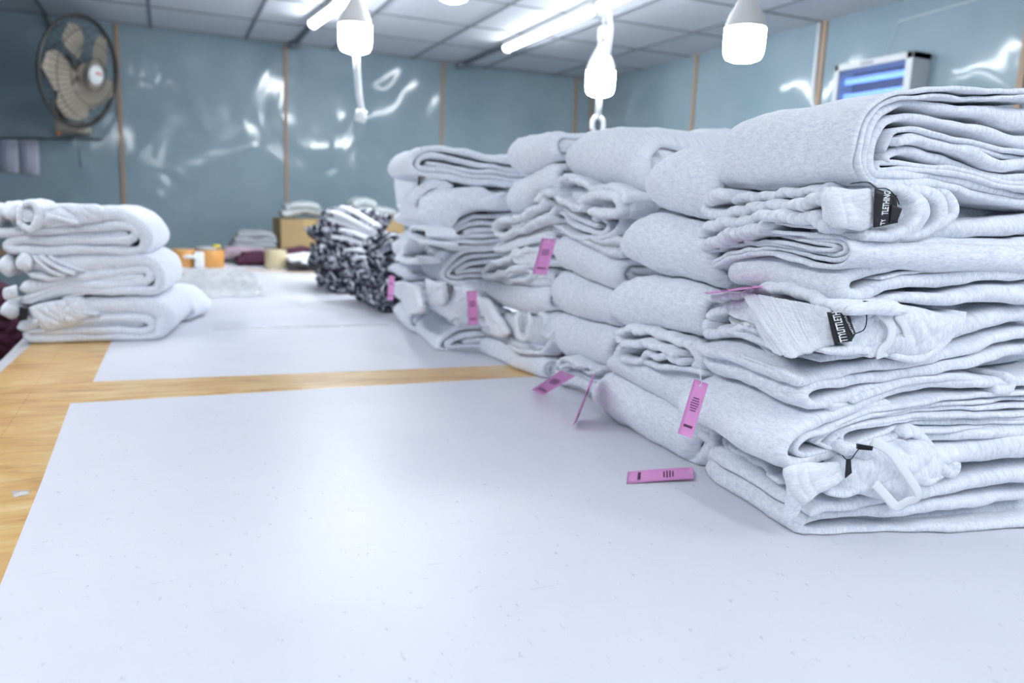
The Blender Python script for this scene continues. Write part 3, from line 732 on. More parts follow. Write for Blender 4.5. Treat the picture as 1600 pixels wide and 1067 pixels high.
# ============================================================ FIFTH STACK (layers face the camera)
S5 = Stack((.69, 1.98), (.115, -.043), (.05, .44), D=.42)
E_ = lambda p: tr(600, 220, 5.93, p)
G_ = lambda p: tr(600, 380, 5.617, p)
P = lambda x, y, c=0: S5.w(*S5.F([E_([(x, y)])[0]], c)[0][:2], c)
Pg = lambda x, y, c=0: S5.w(*S5.F([G_([(x, y)])[0]], c)[0][:2], c)
def Qe(x, y, a=0): q = S5.L([E_([(x, y)])[0]], a)[0]; return S5.w(a, q[1], q[0])
def Qg(x, y, a=0): q = S5.L([G_([(x, y)])[0]], a)[0]; return S5.w(a, q[1], q[0])
g = Pants(S5, 'thick rolled sweatpants on top of the fifth stack, ribbed waistband drooping at its left', seed=41)
g.F(E_([(1500,200),(1040,172),(850,130),(600,78),(430,72),(310,110),(248,185),(255,255),(335,305),(600,350),(900,390),(1130,405),(1500,420)]), .0150)
g.F(E_([(1500,270),(1180,262),(850,215),(600,165),(440,135),(350,155),(310,205),(340,245),(500,275),(800,320),(1200,360),(1500,370)]), .0135, c0=.002)
g.F(E_([(1500,310),(1150,305),(700,265),(450,215),(385,198)]), .0105, c0=.004)
g.F(E_([(1500,120),(1040,150),(900,140),(800,120)]), .012, c0=.02)
g.slab([Qe(110,330,-.004), Qe(300,325,-.004), Qe(300,480,-.004), Qe(140,640,-.004)], .020, wb=True, crk=.002, lam=.02, n=(40, 30), rows=3, soft=.1)
g.L(E_([(310,330),(300,420),(250,520),(180,630),(150,600)]), .014, a0=-.02, a1=.05, wb=True)
g.lump(E_([(330,400),(400,330),(520,350),(640,410),(600,450),(430,455),(340,520),(260,580),(230,540)]), .012, .012)
g.slab([P(318,325,-.004), P(385,330,-.004), P(345,400,-.004), P(312,420,-.004)], .0015, n=(6, 6), name='brand_tape', mat='black')
g.build()
g.objs['brand_tape']['label'] = 'black woven tape with thin white stripes'
for k_ in (335, 355): text_mesh('IIIIII', P(k_, 405, -.006), P(k_+8, 330, -.006), P(k_+8, 405, -.006), M['lettering'], g.objs['brand_tape'])
g = Pants(S5, 'plump sweatpants with a broad smooth bright top fold, second from top of the fifth stack', seed=42)
g.F(E_([(1500,570,.05),(1150,575,.050),(900,560,.048),(720,585,.044),(580,660,.040),(500,760,.030),(490,860,.020),(550,945,.014),(650,1000,.013),(900,985,.013),(1150,965,.013),(1500,960,.013)]), .02)
g.F(E_([(1500,700),(1150,695),(900,705),(760,740),(640,805),(590,870),(640,925),(760,940),(1150,925),(1500,920)]), .0115, c0=.002)
g.F(E_([(1500,770),(1150,765),(900,765),(760,790),(665,835),(640,880),(720,895),(850,880),(1150,870),(1500,870)]), .0120, c0=.004)
g.F(E_([(1500,820),(1150,820),(850,830),(730,860)]), .012, c0=.006)
g.lump(E_([(330,530),(450,458),(620,440),(880,424),(1010,482),(1130,480),(1160,640),(900,650),(750,685),(620,765),(555,880),(480,860),(390,790),(315,700)]), .004, .045, A=.0012, depth=.3)
g.build()
g = Pants(S5, 'smooth folded sweatpants in the middle of the fifth stack with an eye-shaped layered end', seed=43)
g.F(G_([(1200,40),(980,55),(800,60),(680,92),(590,165),(528,250),(540,320),(620,352),(780,345),(1200,340)]), .0140, mapkw=dict(lift=-.01))
g.F(G_([(1200,100),(980,115),(800,120),(690,158),(610,218),(572,270),(620,300),(780,288),(1200,280)]), .0110, c0=.002)
g.F(G_([(1200,160),(900,170),(760,185),(670,225),(640,255),(760,240),(1200,230)]), .0110, c0=.006)
g.build()
g = Pants(S5, 'sweatpants in the fifth stack with an upright ribbed waistband and striped black tape', seed=44)
g.pillow([(662,425),(668,430),(690,440),(740,440)], [(662,482),(680,500),(700,512),(745,520)], m=2, a0=.01, W=.16)
g.lump(G_([(600,380),(760,370),(900,380),(900,560),(780,700),(640,730),(560,670),(440,590),(400,550),(560,520)]), .004, .018, A=.006)
g.slab([Pg(350,310,-.006), Pg(548,340,-.016), Pg(560,535,-.016), Pg(395,560,-.006)], .022, wb=True, crk=.002, lam=.02, n=(50, 30), rows=3, soft=.12)
g.slab([Pg(545,350,-.018), Pg(610,372,-.018), Pg(600,420,-.018), Pg(575,515,-.018)], .0015, n=(6, 6), name='brand_tape', mat='black')
g.F(G_([(570,680),(640,650),(700,640),(780,650),(860,620)]), .012, c0=-.012, c1=.05)
g.F(G_([(600,560),(640,540),(720,560),(800,530),(860,540)]), .013, c0=-.014, c1=.05)
g.build(); g.objs['brand_tape']['label'] = 'black woven tape with thin white stripes'
for k_ in (568, 586): text_mesh('IIIIIII', Pg(k_, 470, -.020), Pg(k_-6, 365, -.020), Pg(k_+6, 470, -.020), M['lettering'], g.objs['brand_tape'])
g = Pants(S5, 'bottom sweatpants of the fifth stack with a spiral of layers facing out', seed=45)
g.F(G_([(1200,690),(980,705),(850,728),(660,755),(540,815),(482,885),(500,945),(620,968),(850,955),(1200,955)]), .0190, c1=.40, mapkw=dict(lean=.0))
g.F(G_([(1200,780),(980,785),(850,798),(650,832),(560,880),(600,915),(850,900),(1200,900)]), .0135, c0=.003, c1=.38)
g.F(G_([(1200,840),(850,850),(680,870)]), .012, c0=.006, c1=.36)
g.build()

# ============================================================ SIXTH STACK
S6 = Stack((.665, 2.30), (.2, -.06), (.044, .35), D=.34)
R6 = lambda x, y, a=-.01: (lambda q: S6.w(a, q[1], q[0]))(S6.L([(x, y)], a)[0])
g = Pants(S6, 'small smooth sweatpants on top of the sixth stack, under the drooping waistband', seed=51)
g.pillow([(616,340),(620,330),(635,325),(660,318),(690,312)], [(617,346),(626,352),(645,350),(665,345),(690,340)], m=1, W=.2).build()
g = Pants(S6, 'rumpled sweatpants in the sixth stack with a small curled roll of cloth', seed=52)
g.pillow([(619,372),(622,358),(635,352),(660,350),(690,348)], [(611,400),(625,410),(645,410),(690,410)], m=2, W=.2)
g.L([(672,380),(655,376),(643,366),(646,356),(660,358),(672,368)], .012, a0=-.03, a1=.04)
g.L([(618,405),(626,395),(634,385),(640,372)], .013, a0=-.016, a1=.04, wb=True, crk=.002, lam=.02, ds=.003)
g.L([(615,402),(636,408),(655,404)], .013, a0=-.016, a1=.04, wb=True, crk=.002, lam=.02, ds=.003)
g.build()
g = Pants(S6, 'smooth folded sweatpants in the middle of the sixth stack', seed=53)
g.pillow([(605,422),(608,412),(620,409),(645,414),(670,424)], [(606,424),(620,432),(640,440),(665,450)], m=1, W=.2).build()
g = Pants(S6, 'sweatpants in the sixth stack with a ribbed waistband turned down beside a pink tag', seed=54)
g.pillow([(617,438),(630,436),(650,446),(670,452)], [(618,470),(640,490),(660,500),(680,500)], m=2, W=.2)
g.slab([R6(617,437,-.012), R6(655,446,-.02), R6(662,490,-.02), R6(640,492,-.014)], .02, wb=True, crk=.003, lam=.02, n=(30, 30), rows=3)
g.build()
g = Pants(S6, 'bottom sweatpants of the sixth stack, pointed corner touching the table', seed=55)
g.pillow([(613,485),(617,472),(625,470),(645,492),(668,500)], [(614,492),(622,505),(634,520),(660,532)], m=2, W=.2).build()

# ============================================================ LEFT STACK
S7 = Stack((-.345, 2.30), (.324, -.004), (.087, .514), D=.30)
D_ = lambda p: tr(0, 300, 4.268, p)
gl = 'folded grey sweatpants in the left stack'
mk = dict(pull=-.02)
g = Pants(S7, 'top sweatpants of the left stack with rolled waistband ring at its left end', group=gl, seed=61)
g.F(D_([(200,165,.03),(400,160,.040),(600,155,.040),(760,150,.036),(880,190,.034),(958,275,.034),(965,350,.028),(890,393,.021),(600,390),(300,392),(100,388),(38,357),(100,327),(300,330),(600,326),(820,318),(893,290),(893,245),(810,226),(600,236),(300,266),(100,276),(-60,272)]), .0210, ds=.006, mapkw=mk, edge=.003)
g.F(D_([(150,215),(500,200),(820,270)]), .045, c0=.014, c1=.24, mapkw=mk)
g.F(D_([(60,357),(500,357),(860,350)]), .03, c0=.012, c1=.24, mapkw=mk)
g.F(D_([(250,270),(500,300),(860,285)]), .03, c0=.012, c1=.24, mapkw=mk)
g.F(D_([(20,150,.05),(60,140,.06),(110,150,.05)]), .05, c0=-.02, c1=.12, wb=True, crk=.002, lam=.014, ds=.003)
g.F(D_([(-80,160,.05),(-30,155,.055),(10,160,.05)]), .05, c0=-.01, c1=.12, wb=True, crk=.002, lam=.014, ds=.003)
g.F(D_([(150,85),(205,78),(245,115),(248,175),(215,235),(170,245),(125,205),(120,140),(150,95)]), .013, c0=-.04, c1=.08, wb=True, crk=.0015, lam=.014, ds=.003)
g.lump(D_([(250,130),(300,85),(420,75),(520,80),(640,85),(700,140),(640,200),(480,225),(350,240),(240,215)]), -.002, .018, A=.007)
g.F(D_([(240,200),(330,170),(420,180),(520,215)]), .014, c0=-.022, c1=.05)
g.F(D_([(170,120),(200,150),(190,200)]), .030, c0=-.02, c1=.08, wb=True, crk=.003, lam=.012, ds=.003)
g.build()
g = Pants(S7, 'middle sweatpants of the left stack with draped diagonal creases', group=gl, seed=62)
g.F(D_([(120,490,.035),(450,482,.048),(700,475,.045),(900,458,.038),(1015,492,.030),(1055,570,.028),(1040,645,.028),(960,668,.023),(700,662,.021),(500,657,.020),(300,690,.016),(170,732,.014),(152,712,.013),(300,665,.015),(500,622,.020),(750,628,.021),(935,608,.020),(990,570,.020),(955,528,.020),(800,538,.023),(600,560,.026),(400,598,.028),(130,640,.032)]), .021, c1=.34, ds=.006, mapkw=mk, edge=.003)
g.F(D_([(250,560),(500,540),(960,520)]), .05, c0=.014, c1=.24, mapkw=mk)
g.F(D_([(200,690),(500,640),(980,630)]), .035, c0=.012, c1=.24, mapkw=mk)
g.F(D_([(600,600),(800,585),(960,580)]), .03, c0=.012, c1=.24, mapkw=mk)
g.F(D_([(100,490,.05),(150,480,.06),(200,490,.05)]), .05, c0=-.02, c1=.12, wb=True, crk=.002, lam=.014, ds=.003)
g.F(D_([(-30,500,.05),(30,500,.055),(80,505,.05)]), .05, c0=-.0, c1=.12, wb=True, crk=.002, lam=.014, ds=.003)
g.F(D_([(210,420),(260,470),(330,530),(430,560)]), .012, c0=-.020, c1=.05)
g.F(D_([(250,415),(310,460),(400,510),(500,545)]), .011, c0=-.018, c1=.05)
g.F(D_([(310,420),(380,460),(460,500),(560,530)]), .010, c0=-.015, c1=.05)
g.F(D_([(190,545),(260,570),(330,580),(420,570)]), .013, c0=-.016, c1=.05)
g.slab([S7.w(*S7.F(D_([q]), -.02)[0][:2], -.02) for q in ((20,630),(120,620),(130,710),(30,715))], .02, wb=True)
g.build()
g = Pants(S7, 'bottom sweatpants of the left stack resting across the brown tape border', group=gl, seed=63)
g.F(D_([(460,770,.03),(600,765,.040),(800,760,.040),(1000,770,.045),(1090,830,.050),(1070,910,.040),(1000,965,.024),(600,985,.020),(250,985,.020),(165,962,.018),(190,925,.017),(400,935,.018),(700,935,.020),(950,928,.020),(1010,895,.021),(975,845,.021),(850,842),(650,855),(450,890),(250,925)]), .0205, c1=.40, ds=.006, mapkw=mk, edge=.003)
g.F(D_([(300,870),(600,850),(1000,830)]), .06, c0=.014, c1=.30, mapkw=mk)
g.F(D_([(180,960),(600,955),(980,940)]), .03, c0=.012, c1=.30, mapkw=mk)
g.lump(D_([(190,770),(260,745),(420,720),(520,700),(600,760),(600,830),(400,910),(300,920),(220,850)]), -.002, .016, A=.006)
g.F(D_([(440,710),(470,760),(520,810),(640,820)]), .016, c0=-.022, c1=.05)
g.F(D_([(380,740),(400,800),(420,860)]), .013, c0=-.022, c1=.05)
g.F(D_([(310,760),(330,830),(370,900)]), .013, c0=-.020, c1=.05)
g.F(D_([(0,800,.03),(50,790,.045),(110,800,.03)]), .04, c0=-.02, c1=.10)
g.F(D_([(95,900),(180,880),(250,860)]), .026, c0=-.012, c1=.10)
q_ = lambda x, y: S7.w(*S7.F(D_([(x, y)]), -.028)[0][:2], -.028)
g.slab([q_(130,765), q_(188,775), q_(180,850), q_(125,860)], .003, n=(6, 6), name='brand_tape', mat='black')
g.build()
S7b = Stack((-.03, 2.62), (.3, .02), (.07, .2), D=.2)
g = Pants(S7b, 'low loose sweatpants lying on the table behind the left stack', group=gl, seed=64)
g.F(D_([(800,700),(1000,680),(1150,690),(1240,760),(1270,800),(1200,835),(1000,840),(800,840)]), .030, ds=.008, mapkw=mk)
g.build()

# ============================================================ BLACK AND WHITE PILES
def bw_pile(S, n, z0, h, W, D, name, where, seed, prot=0):
    D0 = D
    for i in range(n):
        D = D0 if (i < 4 or not prot) else prot
        g = Pants(S, '', group='black and white marled garments', seed=seed+i, name=name, cat='knit garment', mat='bw')
        r = random.Random(seed+i); z = z0+h*(i+.5)
        pos = ['lowest'] if i == 0 else ['top'] if i == n-1 else ['layer %d' % (i+1)]
        ordn = ['lowest', 'second', 'third', 'fourth', 'fifth', 'sixth', 'seventh', 'eighth']
        g.label = 'crumpled marled garment, %s, %s' % ('topmost' if i == n-1 else 'lowest' if i == 0 else ordn[i]+' from the bottom', where)
        dx = r.uniform(-.015, .012)
        zz = [(z-TZ)+r.uniform(-.006, .006) for _ in range(8)]
        g.Fa([(W*k/7+dx, zz[k]) for k in range(8)], h*1.15, c0=r.uniform(-.01, .01), c1=D, ds=.006, crk=.012, lam=.05, edge=.010, wob=3)
        X = [(D*k/9, (z-TZ)+(.42*h*(1 if k % 2 else -1))+r.uniform(-.004, .004)) for k in range(10)]
        ribbon(g.body, X, h*.62, -.018+dx, .06, S.mapL(), ds=.005, seed=seed+i*3, crk=.008, lam=.03, edge=.008, wob=3)
        X = [(W*k/5+dx, (z-TZ)+(.40*h*(1 if k % 2 else -1))) for k in range(6)]
        ribbon(g.body, X, h*.6, -.022, .05, S.mapF(), ds=.005, seed=seed+i*5, crk=.007, lam=.03, edge=.008, wob=3)
        g.build()
S8 = Stack((.700, 2.74), (.2, -.05), (-.012, .42), D=.42)
bw_pile(S8, 9, TZ, .0305, .18, .40, 'marled_garment', 'pile next to the grey stacks', 300, prot=.10)
S9 = Stack((.680, 3.32), (.2, .02), (-.03, .42), D=.42)
bw_pile(S9, 9, TZ, .0385, .20, .38, 'marled_garment', 'farther marled pile', 400)
W_ = lambda p, yy: at(490+p[0]/5.333, 300+p[1]/5.333, 1, yy)
strips = [((235,125),(540,285)),((150,165),(500,325)),((135,225),(505,368)),((230,315),(520,420)),((170,375),(510,462)),((280,485),(500,512)),((365,552),(480,560)),((190,200),(505,345))]
wherew = ['topmost', 'second from the top', 'middle upper', 'middle', 'middle lower', 'second lowest', 'lowest and shortest', 'tucked just under the two topmost']
for i, (a, b) in enumerate(strips):
    g = Pants(S9, 'white folded strip between the marled piles, %s' % wherew[i], group='white cloth strips', seed=70+i, name='white_strip', cat='cloth strip', mat='whitecloth')
    p0, p1 = W_(a, 3.14), W_(b, 2.90); d = p1-p0
    g.cord([p0, p0+d*.3+np.array([0, 0, .006]), p0+d*.65+np.array([0, 0, .004]), p1], w=.030, t=.013, nrm=(0, -.3, 1)); nm, mb, mt = g.parts.pop()
    g.body = mb; g.build()

# ============================================================ PINK TAGS
def hang_tag(TL, TR, BL, label, lines=6, curl=.0, string=None, flip=False, brand='METROCITY'):
    TL, TR, BL = [np.array(p, float) for p in (TL, TR, BL)]; BR = TR+BL-TL
    n = np.cross(TR-TL, BL-TL); n /= np.linalg.norm(n)
    if np.dot(n, CAM-TL) < 0: n = -n
    mb = MB(); V = []; nu, nv = 4, 12
    for sd in (0, -.0007):
        for j in range(nv+1):
            for i in range(nu+1):
                u, v = i/nu, j/nv; V.append(TL+(TR-TL)*u+(BL-TL)*v+n*(sd+curl*(4*(v-.5)**2-1)))
    m_ = (nu+1)*(nv+1); Fc = []
    for j in range(nv):
        for i in range(nu):
            a = j*(nu+1)+i; Fc.append((a, a+1, a+nu+2, a+nu+1)); Fc.append((m_+a, m_+a+nu+1, m_+a+nu+2, m_+a+1))
    rim = list(range(nu+1))+[j*(nu+1)+nu for j in range(1, nv+1)]+[nv*(nu+1)+i for i in range(nu-1, -1, -1)]+[j*(nu+1) for j in range(nv-1, 0, -1)]
    for q in range(len(rim)):
        a, b = rim[q], rim[(q+1) % len(rim)]; Fc.append((a, b, m_+b, m_+a))
    mb.add(V, Fc); o = mb.build('hang_tag', M['pink']); tag(o, label, 'tag', 'pink paper tags on the sweatpants')
    pt = lambda u, v: TL+(TR-TL)*u+(BL-TL)*v+n*(.0004+curl*(4*(v-.5)**2-1))
    # rows of tiny unreadable print
    pr = MB(); r = random.Random(len(label))
    for k in range(lines):
        v0 = .30+k*.045; half = .30-.04*abs(k-lines*.4)
        u = .5-half
        while u < .5+half:
            w = r.uniform(.03, .09)
            A, B_, C2, D_ = pt(u, v0), pt(min(u+w, .5+half), v0), pt(min(u+w, .5+half), v0+.022), pt(u, v0+.022)
            pr.add([A, B_, C2, D_, A-n*.0004, B_-n*.0004, C2-n*.0004, D_-n*.0004], [(0,1,2,3),(4,7,6,5),(0,4,5,1),(1,5,6,2),(2,6,7,3),(3,7,4,0)]); u += w+.022
    pr.build('small_print', M['ink'], o, smooth=False)
    text_mesh('IIIIIIIIII', pt(.2, .80), pt(.8, .80), pt(.2, .845), M['ink'], o, name='printed_line', bold=.03)
    ring = [pt(.5, .08)+(TR-TL)*.05*math.cos(q)+(BL-TL)*.018*math.sin(q) for q in np.linspace(0, 6.28, 13)]
    MB().tube(ring, .0006, 5, caps=False).build('punched_hole_rim', M['thread'], o)
    if string: MB().tube([pt(.5, .10)+n*.001, pt(.5, .02)+n*.001]+[np.array(q, float) for q in string], .0006, 6).build('tag_string', M['thread'], o)
    return o
def py_(x, y, v): return at(x, y, 1, v)
hang_tag(py_(1085,592,.85), py_(1107,600,.845), py_(1059,677,.85), 'pink tag hanging upright on a white thread beside the nearest stack', string=[py_(1094,585,.85), py_(1094,565,.86)])
hang_tag(at(1082,730,2,TZ+.006)+0, at(1084,748,2,TZ+.004), at(981,737,2,TZ+.003), 'pink tag lying flat on the white table in front of the stacks', lines=4, curl=-.001)
hang_tag(at(876,579,1,1.30), at(898,588,1,1.275), at(831,609,2,TZ+.003), 'pink tag leaning on the table below the gathered waistband of the third stack', lines=5)
hang_tag(at(932,581,1,1.262), at(925,590,1,1.205), at(903,655,1,1.262), 'narrow pink tag seen almost edge-on left of the second stack', lines=3)
hang_tag(at(847,372,1,1.50), at(869,374,1,1.50), at(832,428,1,1.50), 'pink tag hanging high between the third and fourth stacks', lines=4, string=[at(858,366,1,1.51), at(858,352,1,1.54)])
hang_tag(at(729,455,1,1.86), at(745,454,1,1.86), at(732,508,1,1.86), 'pink tag hanging between the fourth and fifth stacks', lines=4)
hang_tag(at(608,430,1,2.24), at(617,431,1,2.22), at(605,468,1,2.24), 'small pink tag beside the sixth stack, next to the marled pile', lines=2)
hang_tag(at(1100,457,1,.955), at(1106,459,1,.90), at(1182,446,1,.86)+0, 'pink tag sticking out flat and edge-on between two sweatpants of the nearest stack', lines=3)

# ============================================================ TABLE
t = empty('work_table', (.5, 2.5, 0), 'long white packing table with brown tape along its border', 'table'); t['_b'] = [.5, 2.5, 0]
TX0, TX1, TY0, TY1 = -.372, 1.5, -.5, 5.72
MB().box((TX0, TY0, TZ-.035), (TX1, TY1, TZ-.0018)).build('table_board', M['board'], t, smooth=False, bevel=.006)
def sheet(P, z0, z1, name, mat):
    n = len(P); V = [(p[0], p[1], z0) for p in P]+[(p[0], p[1], z1) for p in P]
    F = [tuple(range(n))[::-1], tuple(range(n, 2*n))]+[(i, (i+1) % n, n+(i+1) % n, n+i) for i in range(n)]
    return MB().add(V, F).build(name, M[mat], t, smooth=False)
e1 = at(110,630,2,TZ); e2 = at(800,590,2,TZ); e3 = at(145,596,2,TZ); e4 = at(750,572,2,TZ)
def yl(x, a, b): return a[1]+(b[1]-a[1])*(x-a[0])/(b[0]-a[0])
sheet([(-.155,TY0),(TX1,TY0),(TX1,yl(TX1,e1,e2)),(e1[0],e1[1]),(-.172,1.2)], TZ-.0018, TZ, 'laminate_sheet', 'sheet')
sheet([(e3[0],e3[1]),(TX1,yl(TX1,e3,e4)),(TX1,TY1-.01),(-.145,TY1-.01),(-.150,2.3)], TZ-.0018, TZ, 'laminate_sheet', 'sheet')
# brown tape: left border (two overlapping runs) and cross seam
sheet([(-.348,TY0),(-.13,TY0),(-.150,1.2),(e1[0]+.02,e1[1]),(-.138,1.83),(-.135,3.4),(-.30,3.4),(-.348,1.9)][::1], TZ-.0018, TZ-.0006, 'packing_tape', 'tape')
sheet([(-.33,TY0),(-.255,TY0),(-.262,2.5),(-.33,2.5)], TZ-.0006, TZ+.0003, 'packing_tape', 'tape')
sheet([(-.22,1.66),(.25,1.652),(.25,1.79),(-.22,1.80)], TZ-.0006, TZ+.0001, 'packing_tape', 'tape')
sheet([(-.18,e1[1]-.004),(TX1,yl(TX1,e1,e2)-.004),(TX1,yl(TX1,e3,e4)+.004),(-.18,e3[1]+.002)], TZ-.0018, TZ-.0005, 'packing_tape', 'tape')
a1, a2 = at(360,420,2,TZ), at(560,430,2,TZ)
sheet([(a1[0],a1[1]-.04),(a2[0],a2[1]-.05),(a2[0],a2[1]+.05),(a1[0],a1[1]+.02)], TZ, TZ+.0006, 'packing_tape', 'tape')
for x in (TX0+.08, TX1-.08):
    for y in (TY0+.1, 2.6, TY1-.1):
        MB().box((x-.03, y-.03, 0), (x+.03, y+.03, TZ-.035)).build('leg', M['wood'], t, smooth=False, bevel=.004)
# strip of clear tape across the rear sheet
c1, c2 = at(333,514,2,TZ), at(606,507,2,TZ); d_ = (c2-c1); nrm_ = np.array([-d_[1], d_[0], 0])/np.linalg.norm(d_)*.018
V = []; nn = 40
for i in range(nn+1):
    p = c1+d_*i/nn; h = .0012+.0010*abs(math.sin(i*1.7))+.0006*math.sin(i*.9)
    V += [p-nrm_+[0,0,.0004], p+[0,0,h], p+nrm_*(1+.15*math.sin(i))+[0,0,.0004]]
o = MB().add(V, [(3*i+k, 3*i+3+k, 3*i+4+k, 3*i+1+k) for i in range(nn) for k in (0, 1)]).build('clear_tape_strip', M['bag'])
tag(o, 'thin strip of clear tape stuck across the rear white sheet', 'tape')
o = MB().add([at(18,768,2,TZ)+[0,0,.0008], at(48,766,2,TZ)+[0,0,.0008], at(44,773,2,TZ)+[0,0,.0008], at(22,777,2,TZ)+[0,0,.0008], at(18,768,2,TZ), at(48,766,2,TZ), at(44,773,2,TZ), at(22,777,2,TZ)], [(0,1,2,3),(4,7,6,5),(0,4,5,1),(1,5,6,2),(2,6,7,3),(3,7,4,0)]).build('torn_tape_scrap', M['bag'])
tag(o, 'small torn grey scrap on the brown tape border at the left', 'scrap')

# ============================================================ THINGS ON THE FAR END
def roll(x, y, r, h, mt, label, cat='tape roll'):
    t_ = empty('tape_roll', (x, y, TZ), label, cat, 'rolls of packing tape'); t_['_b'] = [x, y, TZ]
    MB().lathe([(r*.62, 0), (r*.98, 0), (r, .002), (r, h-.002), (r*.98, h), (r*.62, h), (r*.62, 0)], (x, y, TZ+.0005), 40).build('tape_winding', M[mt], t_)
    MB().lathe([(r*.55, -.0), (r*.62, 0), (r*.62, h+.001), (r*.55, h+.001), (r*.55, 0)], (x, y, TZ+.0005), 32).build('core', M['core'], t_)
    return t_
p = at(287,418,2,TZ); roll(p[0], p[1]+.03, .065, .098, 'taperoll', 'orange-brown tape roll with a white plastic bar against it, left of its twin')
wb = MB().tube([at(266,402,1,4.60), at(290,401,1,4.58), at(306,401,1,4.56)], .011, 10).build('plastic_bar', M['whiteplastic']); tag(wb, 'short white plastic bar leaning against the left tape roll', 'plastic bar')
wp = MB().box((.125, 4.56, TZ+.001), (.175, 4.61, TZ+.09)).build('plastic_clip', M['whiteplastic'], bevel=.006); tag(wp, 'pale upright plastic clip between the two orange tape rolls', 'clip')
p = at(330,418,2,TZ); rr = roll(p[0], p[1]+.03, .072, .098, 'taperoll', 'orange-brown tape roll with a grey and yellow disc on top')
dk = MB().lathe([(0, 0), (.062, 0), (.066, .005), (.062, .011), (0, .012)], (p[0]-.015, p[1]+.03, TZ+.100), 32).build('grey_disc', M['silver']); tag(dk, 'grey plastic disc resting on the right orange tape roll', 'lid')
yk = MB().lathe([(0, 0), (.022, 0), (.024, .006), (.018, .014), (0, .015)], (p[0]+.03, p[1]+.0, TZ+.1125), 20).build('yellow_cap', simple('yellow_plastic', (.75, .60, .03), .4)); tag(yk, 'small yellow cap on the grey disc over the tape roll', 'cap')
p = at(432,420,2,TZ); roll(p[0], p[1]+.03, .060, .105, 'tapeclear', 'pale yellow clear tape roll in front of the maroon cloth')

def heap(label, cat, name, mat, outline, Y, depth=.2, t=.04, group=None, c=0, seed=0):
    S = Stack((0, Y), (1, 0), (0, 1), D=depth); g = Pants(S, label, group=group, seed=seed, name=name, cat=cat, mat=mat)
    g.lump(outline, c, t, A=.010, depth=depth); g.build(); return g
def folds(label, cat, name, mat, rows, Y, D=.25, group=None, seed=0, t=.03):
    S = Stack((0, Y), (1, 0), (0, 1), D=D); g = Pants(S, label, group=group, seed=seed, name=name, cat=cat, mat=mat)
    for rw in rows: g.F(rw, t, ds=.01, wob=2)
    g.build(); return g
folds('folded grey garment lying left of the carton by the wall', 'garment', 'folded_garment', 'greycloth',
      [[(362,388),(372,384),(400,386),(432,386)], [(366,378),(380,376),(410,378),(434,377)], [(372,370),(385,368),(410,368),(432,371)]], 5.05, seed=81, t=.042)
folds('dusty mauve cloth spread on the table behind the tape rolls', 'cloth', 'mauve_cloth', 'mauve', [[(345,402),(360,398),(390,400),(425,400)], [(350,396),(380,394),(420,397)]], 4.9, seed=82, t=.045)
folds('long maroon cloth lying in front of the carton', 'cloth', 'maroon_cloth', 'maroon', [[(370,409),(390,407),(430,407),(510,408)], [(380,403),(430,400),(480,396),(510,400)]], 4.72, seed=83, t=.045)
g = folds('crumpled white cloth at the table end left of the marled pile', 'cloth', 'white_cloth', 'whitecloth', [[(452,408),(475,404),(500,403),(520,405)], [(470,411),(490,411),(520,412)]], 4.42, seed=84, t=.03)
folds('black cloth piece under the crumpled white cloth', 'cloth', 'black_cloth', 'black', [[(450,415),(475,416),(485,416)], [(486,416),(495,417),(505,417)]], 4.38, D=.1, seed=85, t=.026)

def carton(name_label, lo, hi):
    cx, cy = (lo[0]+hi[0])/2, (lo[1]+hi[1])/2
    t_ = empty('carton', (cx, cy, lo[2]), name_label, 'box', 'brown cartons'); t_['_b'] = [cx, cy, lo[2]]
    MB().box(lo, (hi[0], hi[1], hi[2]-.006)).build('box_body', M['carton'], t_, smooth=False, bevel=.003)
    ym = (lo[1]+hi[1])/2
    for a, b in ((lo[1], ym-.002), (ym+.002, hi[1])):
        MB().box((lo[0], a, hi[2]-.006), (hi[0], b, hi[2])).build('flap', M['carton'], t_, smooth=False, bevel=.001)
    xm = (lo[0]+hi[0])/2
    MB().box((xm-.035, lo[1]-.0012, hi[2]-.10), (xm+.035, lo[1]-.0002, hi[2]+.0005)).box((xm-.035, lo[1]-.001, hi[2]+.0002), (xm+.035, hi[1], hi[2]+.0012)).build('packing_tape', M['cartontape'], t_, smooth=False)
    return t_
carton('brown carton standing at the table end beside the marled piles', (.66, 5.18, TZ+.001), (1.02, 5.60, 1.115))
carton('brown carton behind the marled piles, mostly hidden by them', (1.06, 5.12, TZ+.001), (1.46, 5.60, 1.135))
carton('brown carton on the floor left of the table', (-1.05, 2.15, 0), (-.44, 2.85, .70))
heap('maroon cloth lying on the floor carton left of the table', 'cloth', 'maroon_cloth', 'maroon', [(-60,445),(-20,440),(12,455),(40,500),(46,545),(10,560),(-60,560)], 2.72, depth=.08, t=.04, seed=86)
folds('pale plastic-wrapped bundle on the cartons by the wall, left one', 'bundle', 'wrapped_bundle', 'mauve', [[(440,334),(470,330),(505,333)], [(445,326),(475,321),(500,325)]], 5.25, seed=87, t=.045)
M['bundle'] = simple('grey_poly_wrap', (.42, .46, .47), .25)
for o in bpy.data.objects:
    if o.name.startswith('wrapped_bundle'): o.data.materials[0] = M['bundle']
folds('lumpy plastic-wrapped bundle on the cartons by the wall, right one', 'bundle', 'wrapped_bundle', 'bundle', [[(535,333),(570,330),(620,333)], [(550,323),(570,316),(590,324)]], 5.2, seed=88, t=.055)

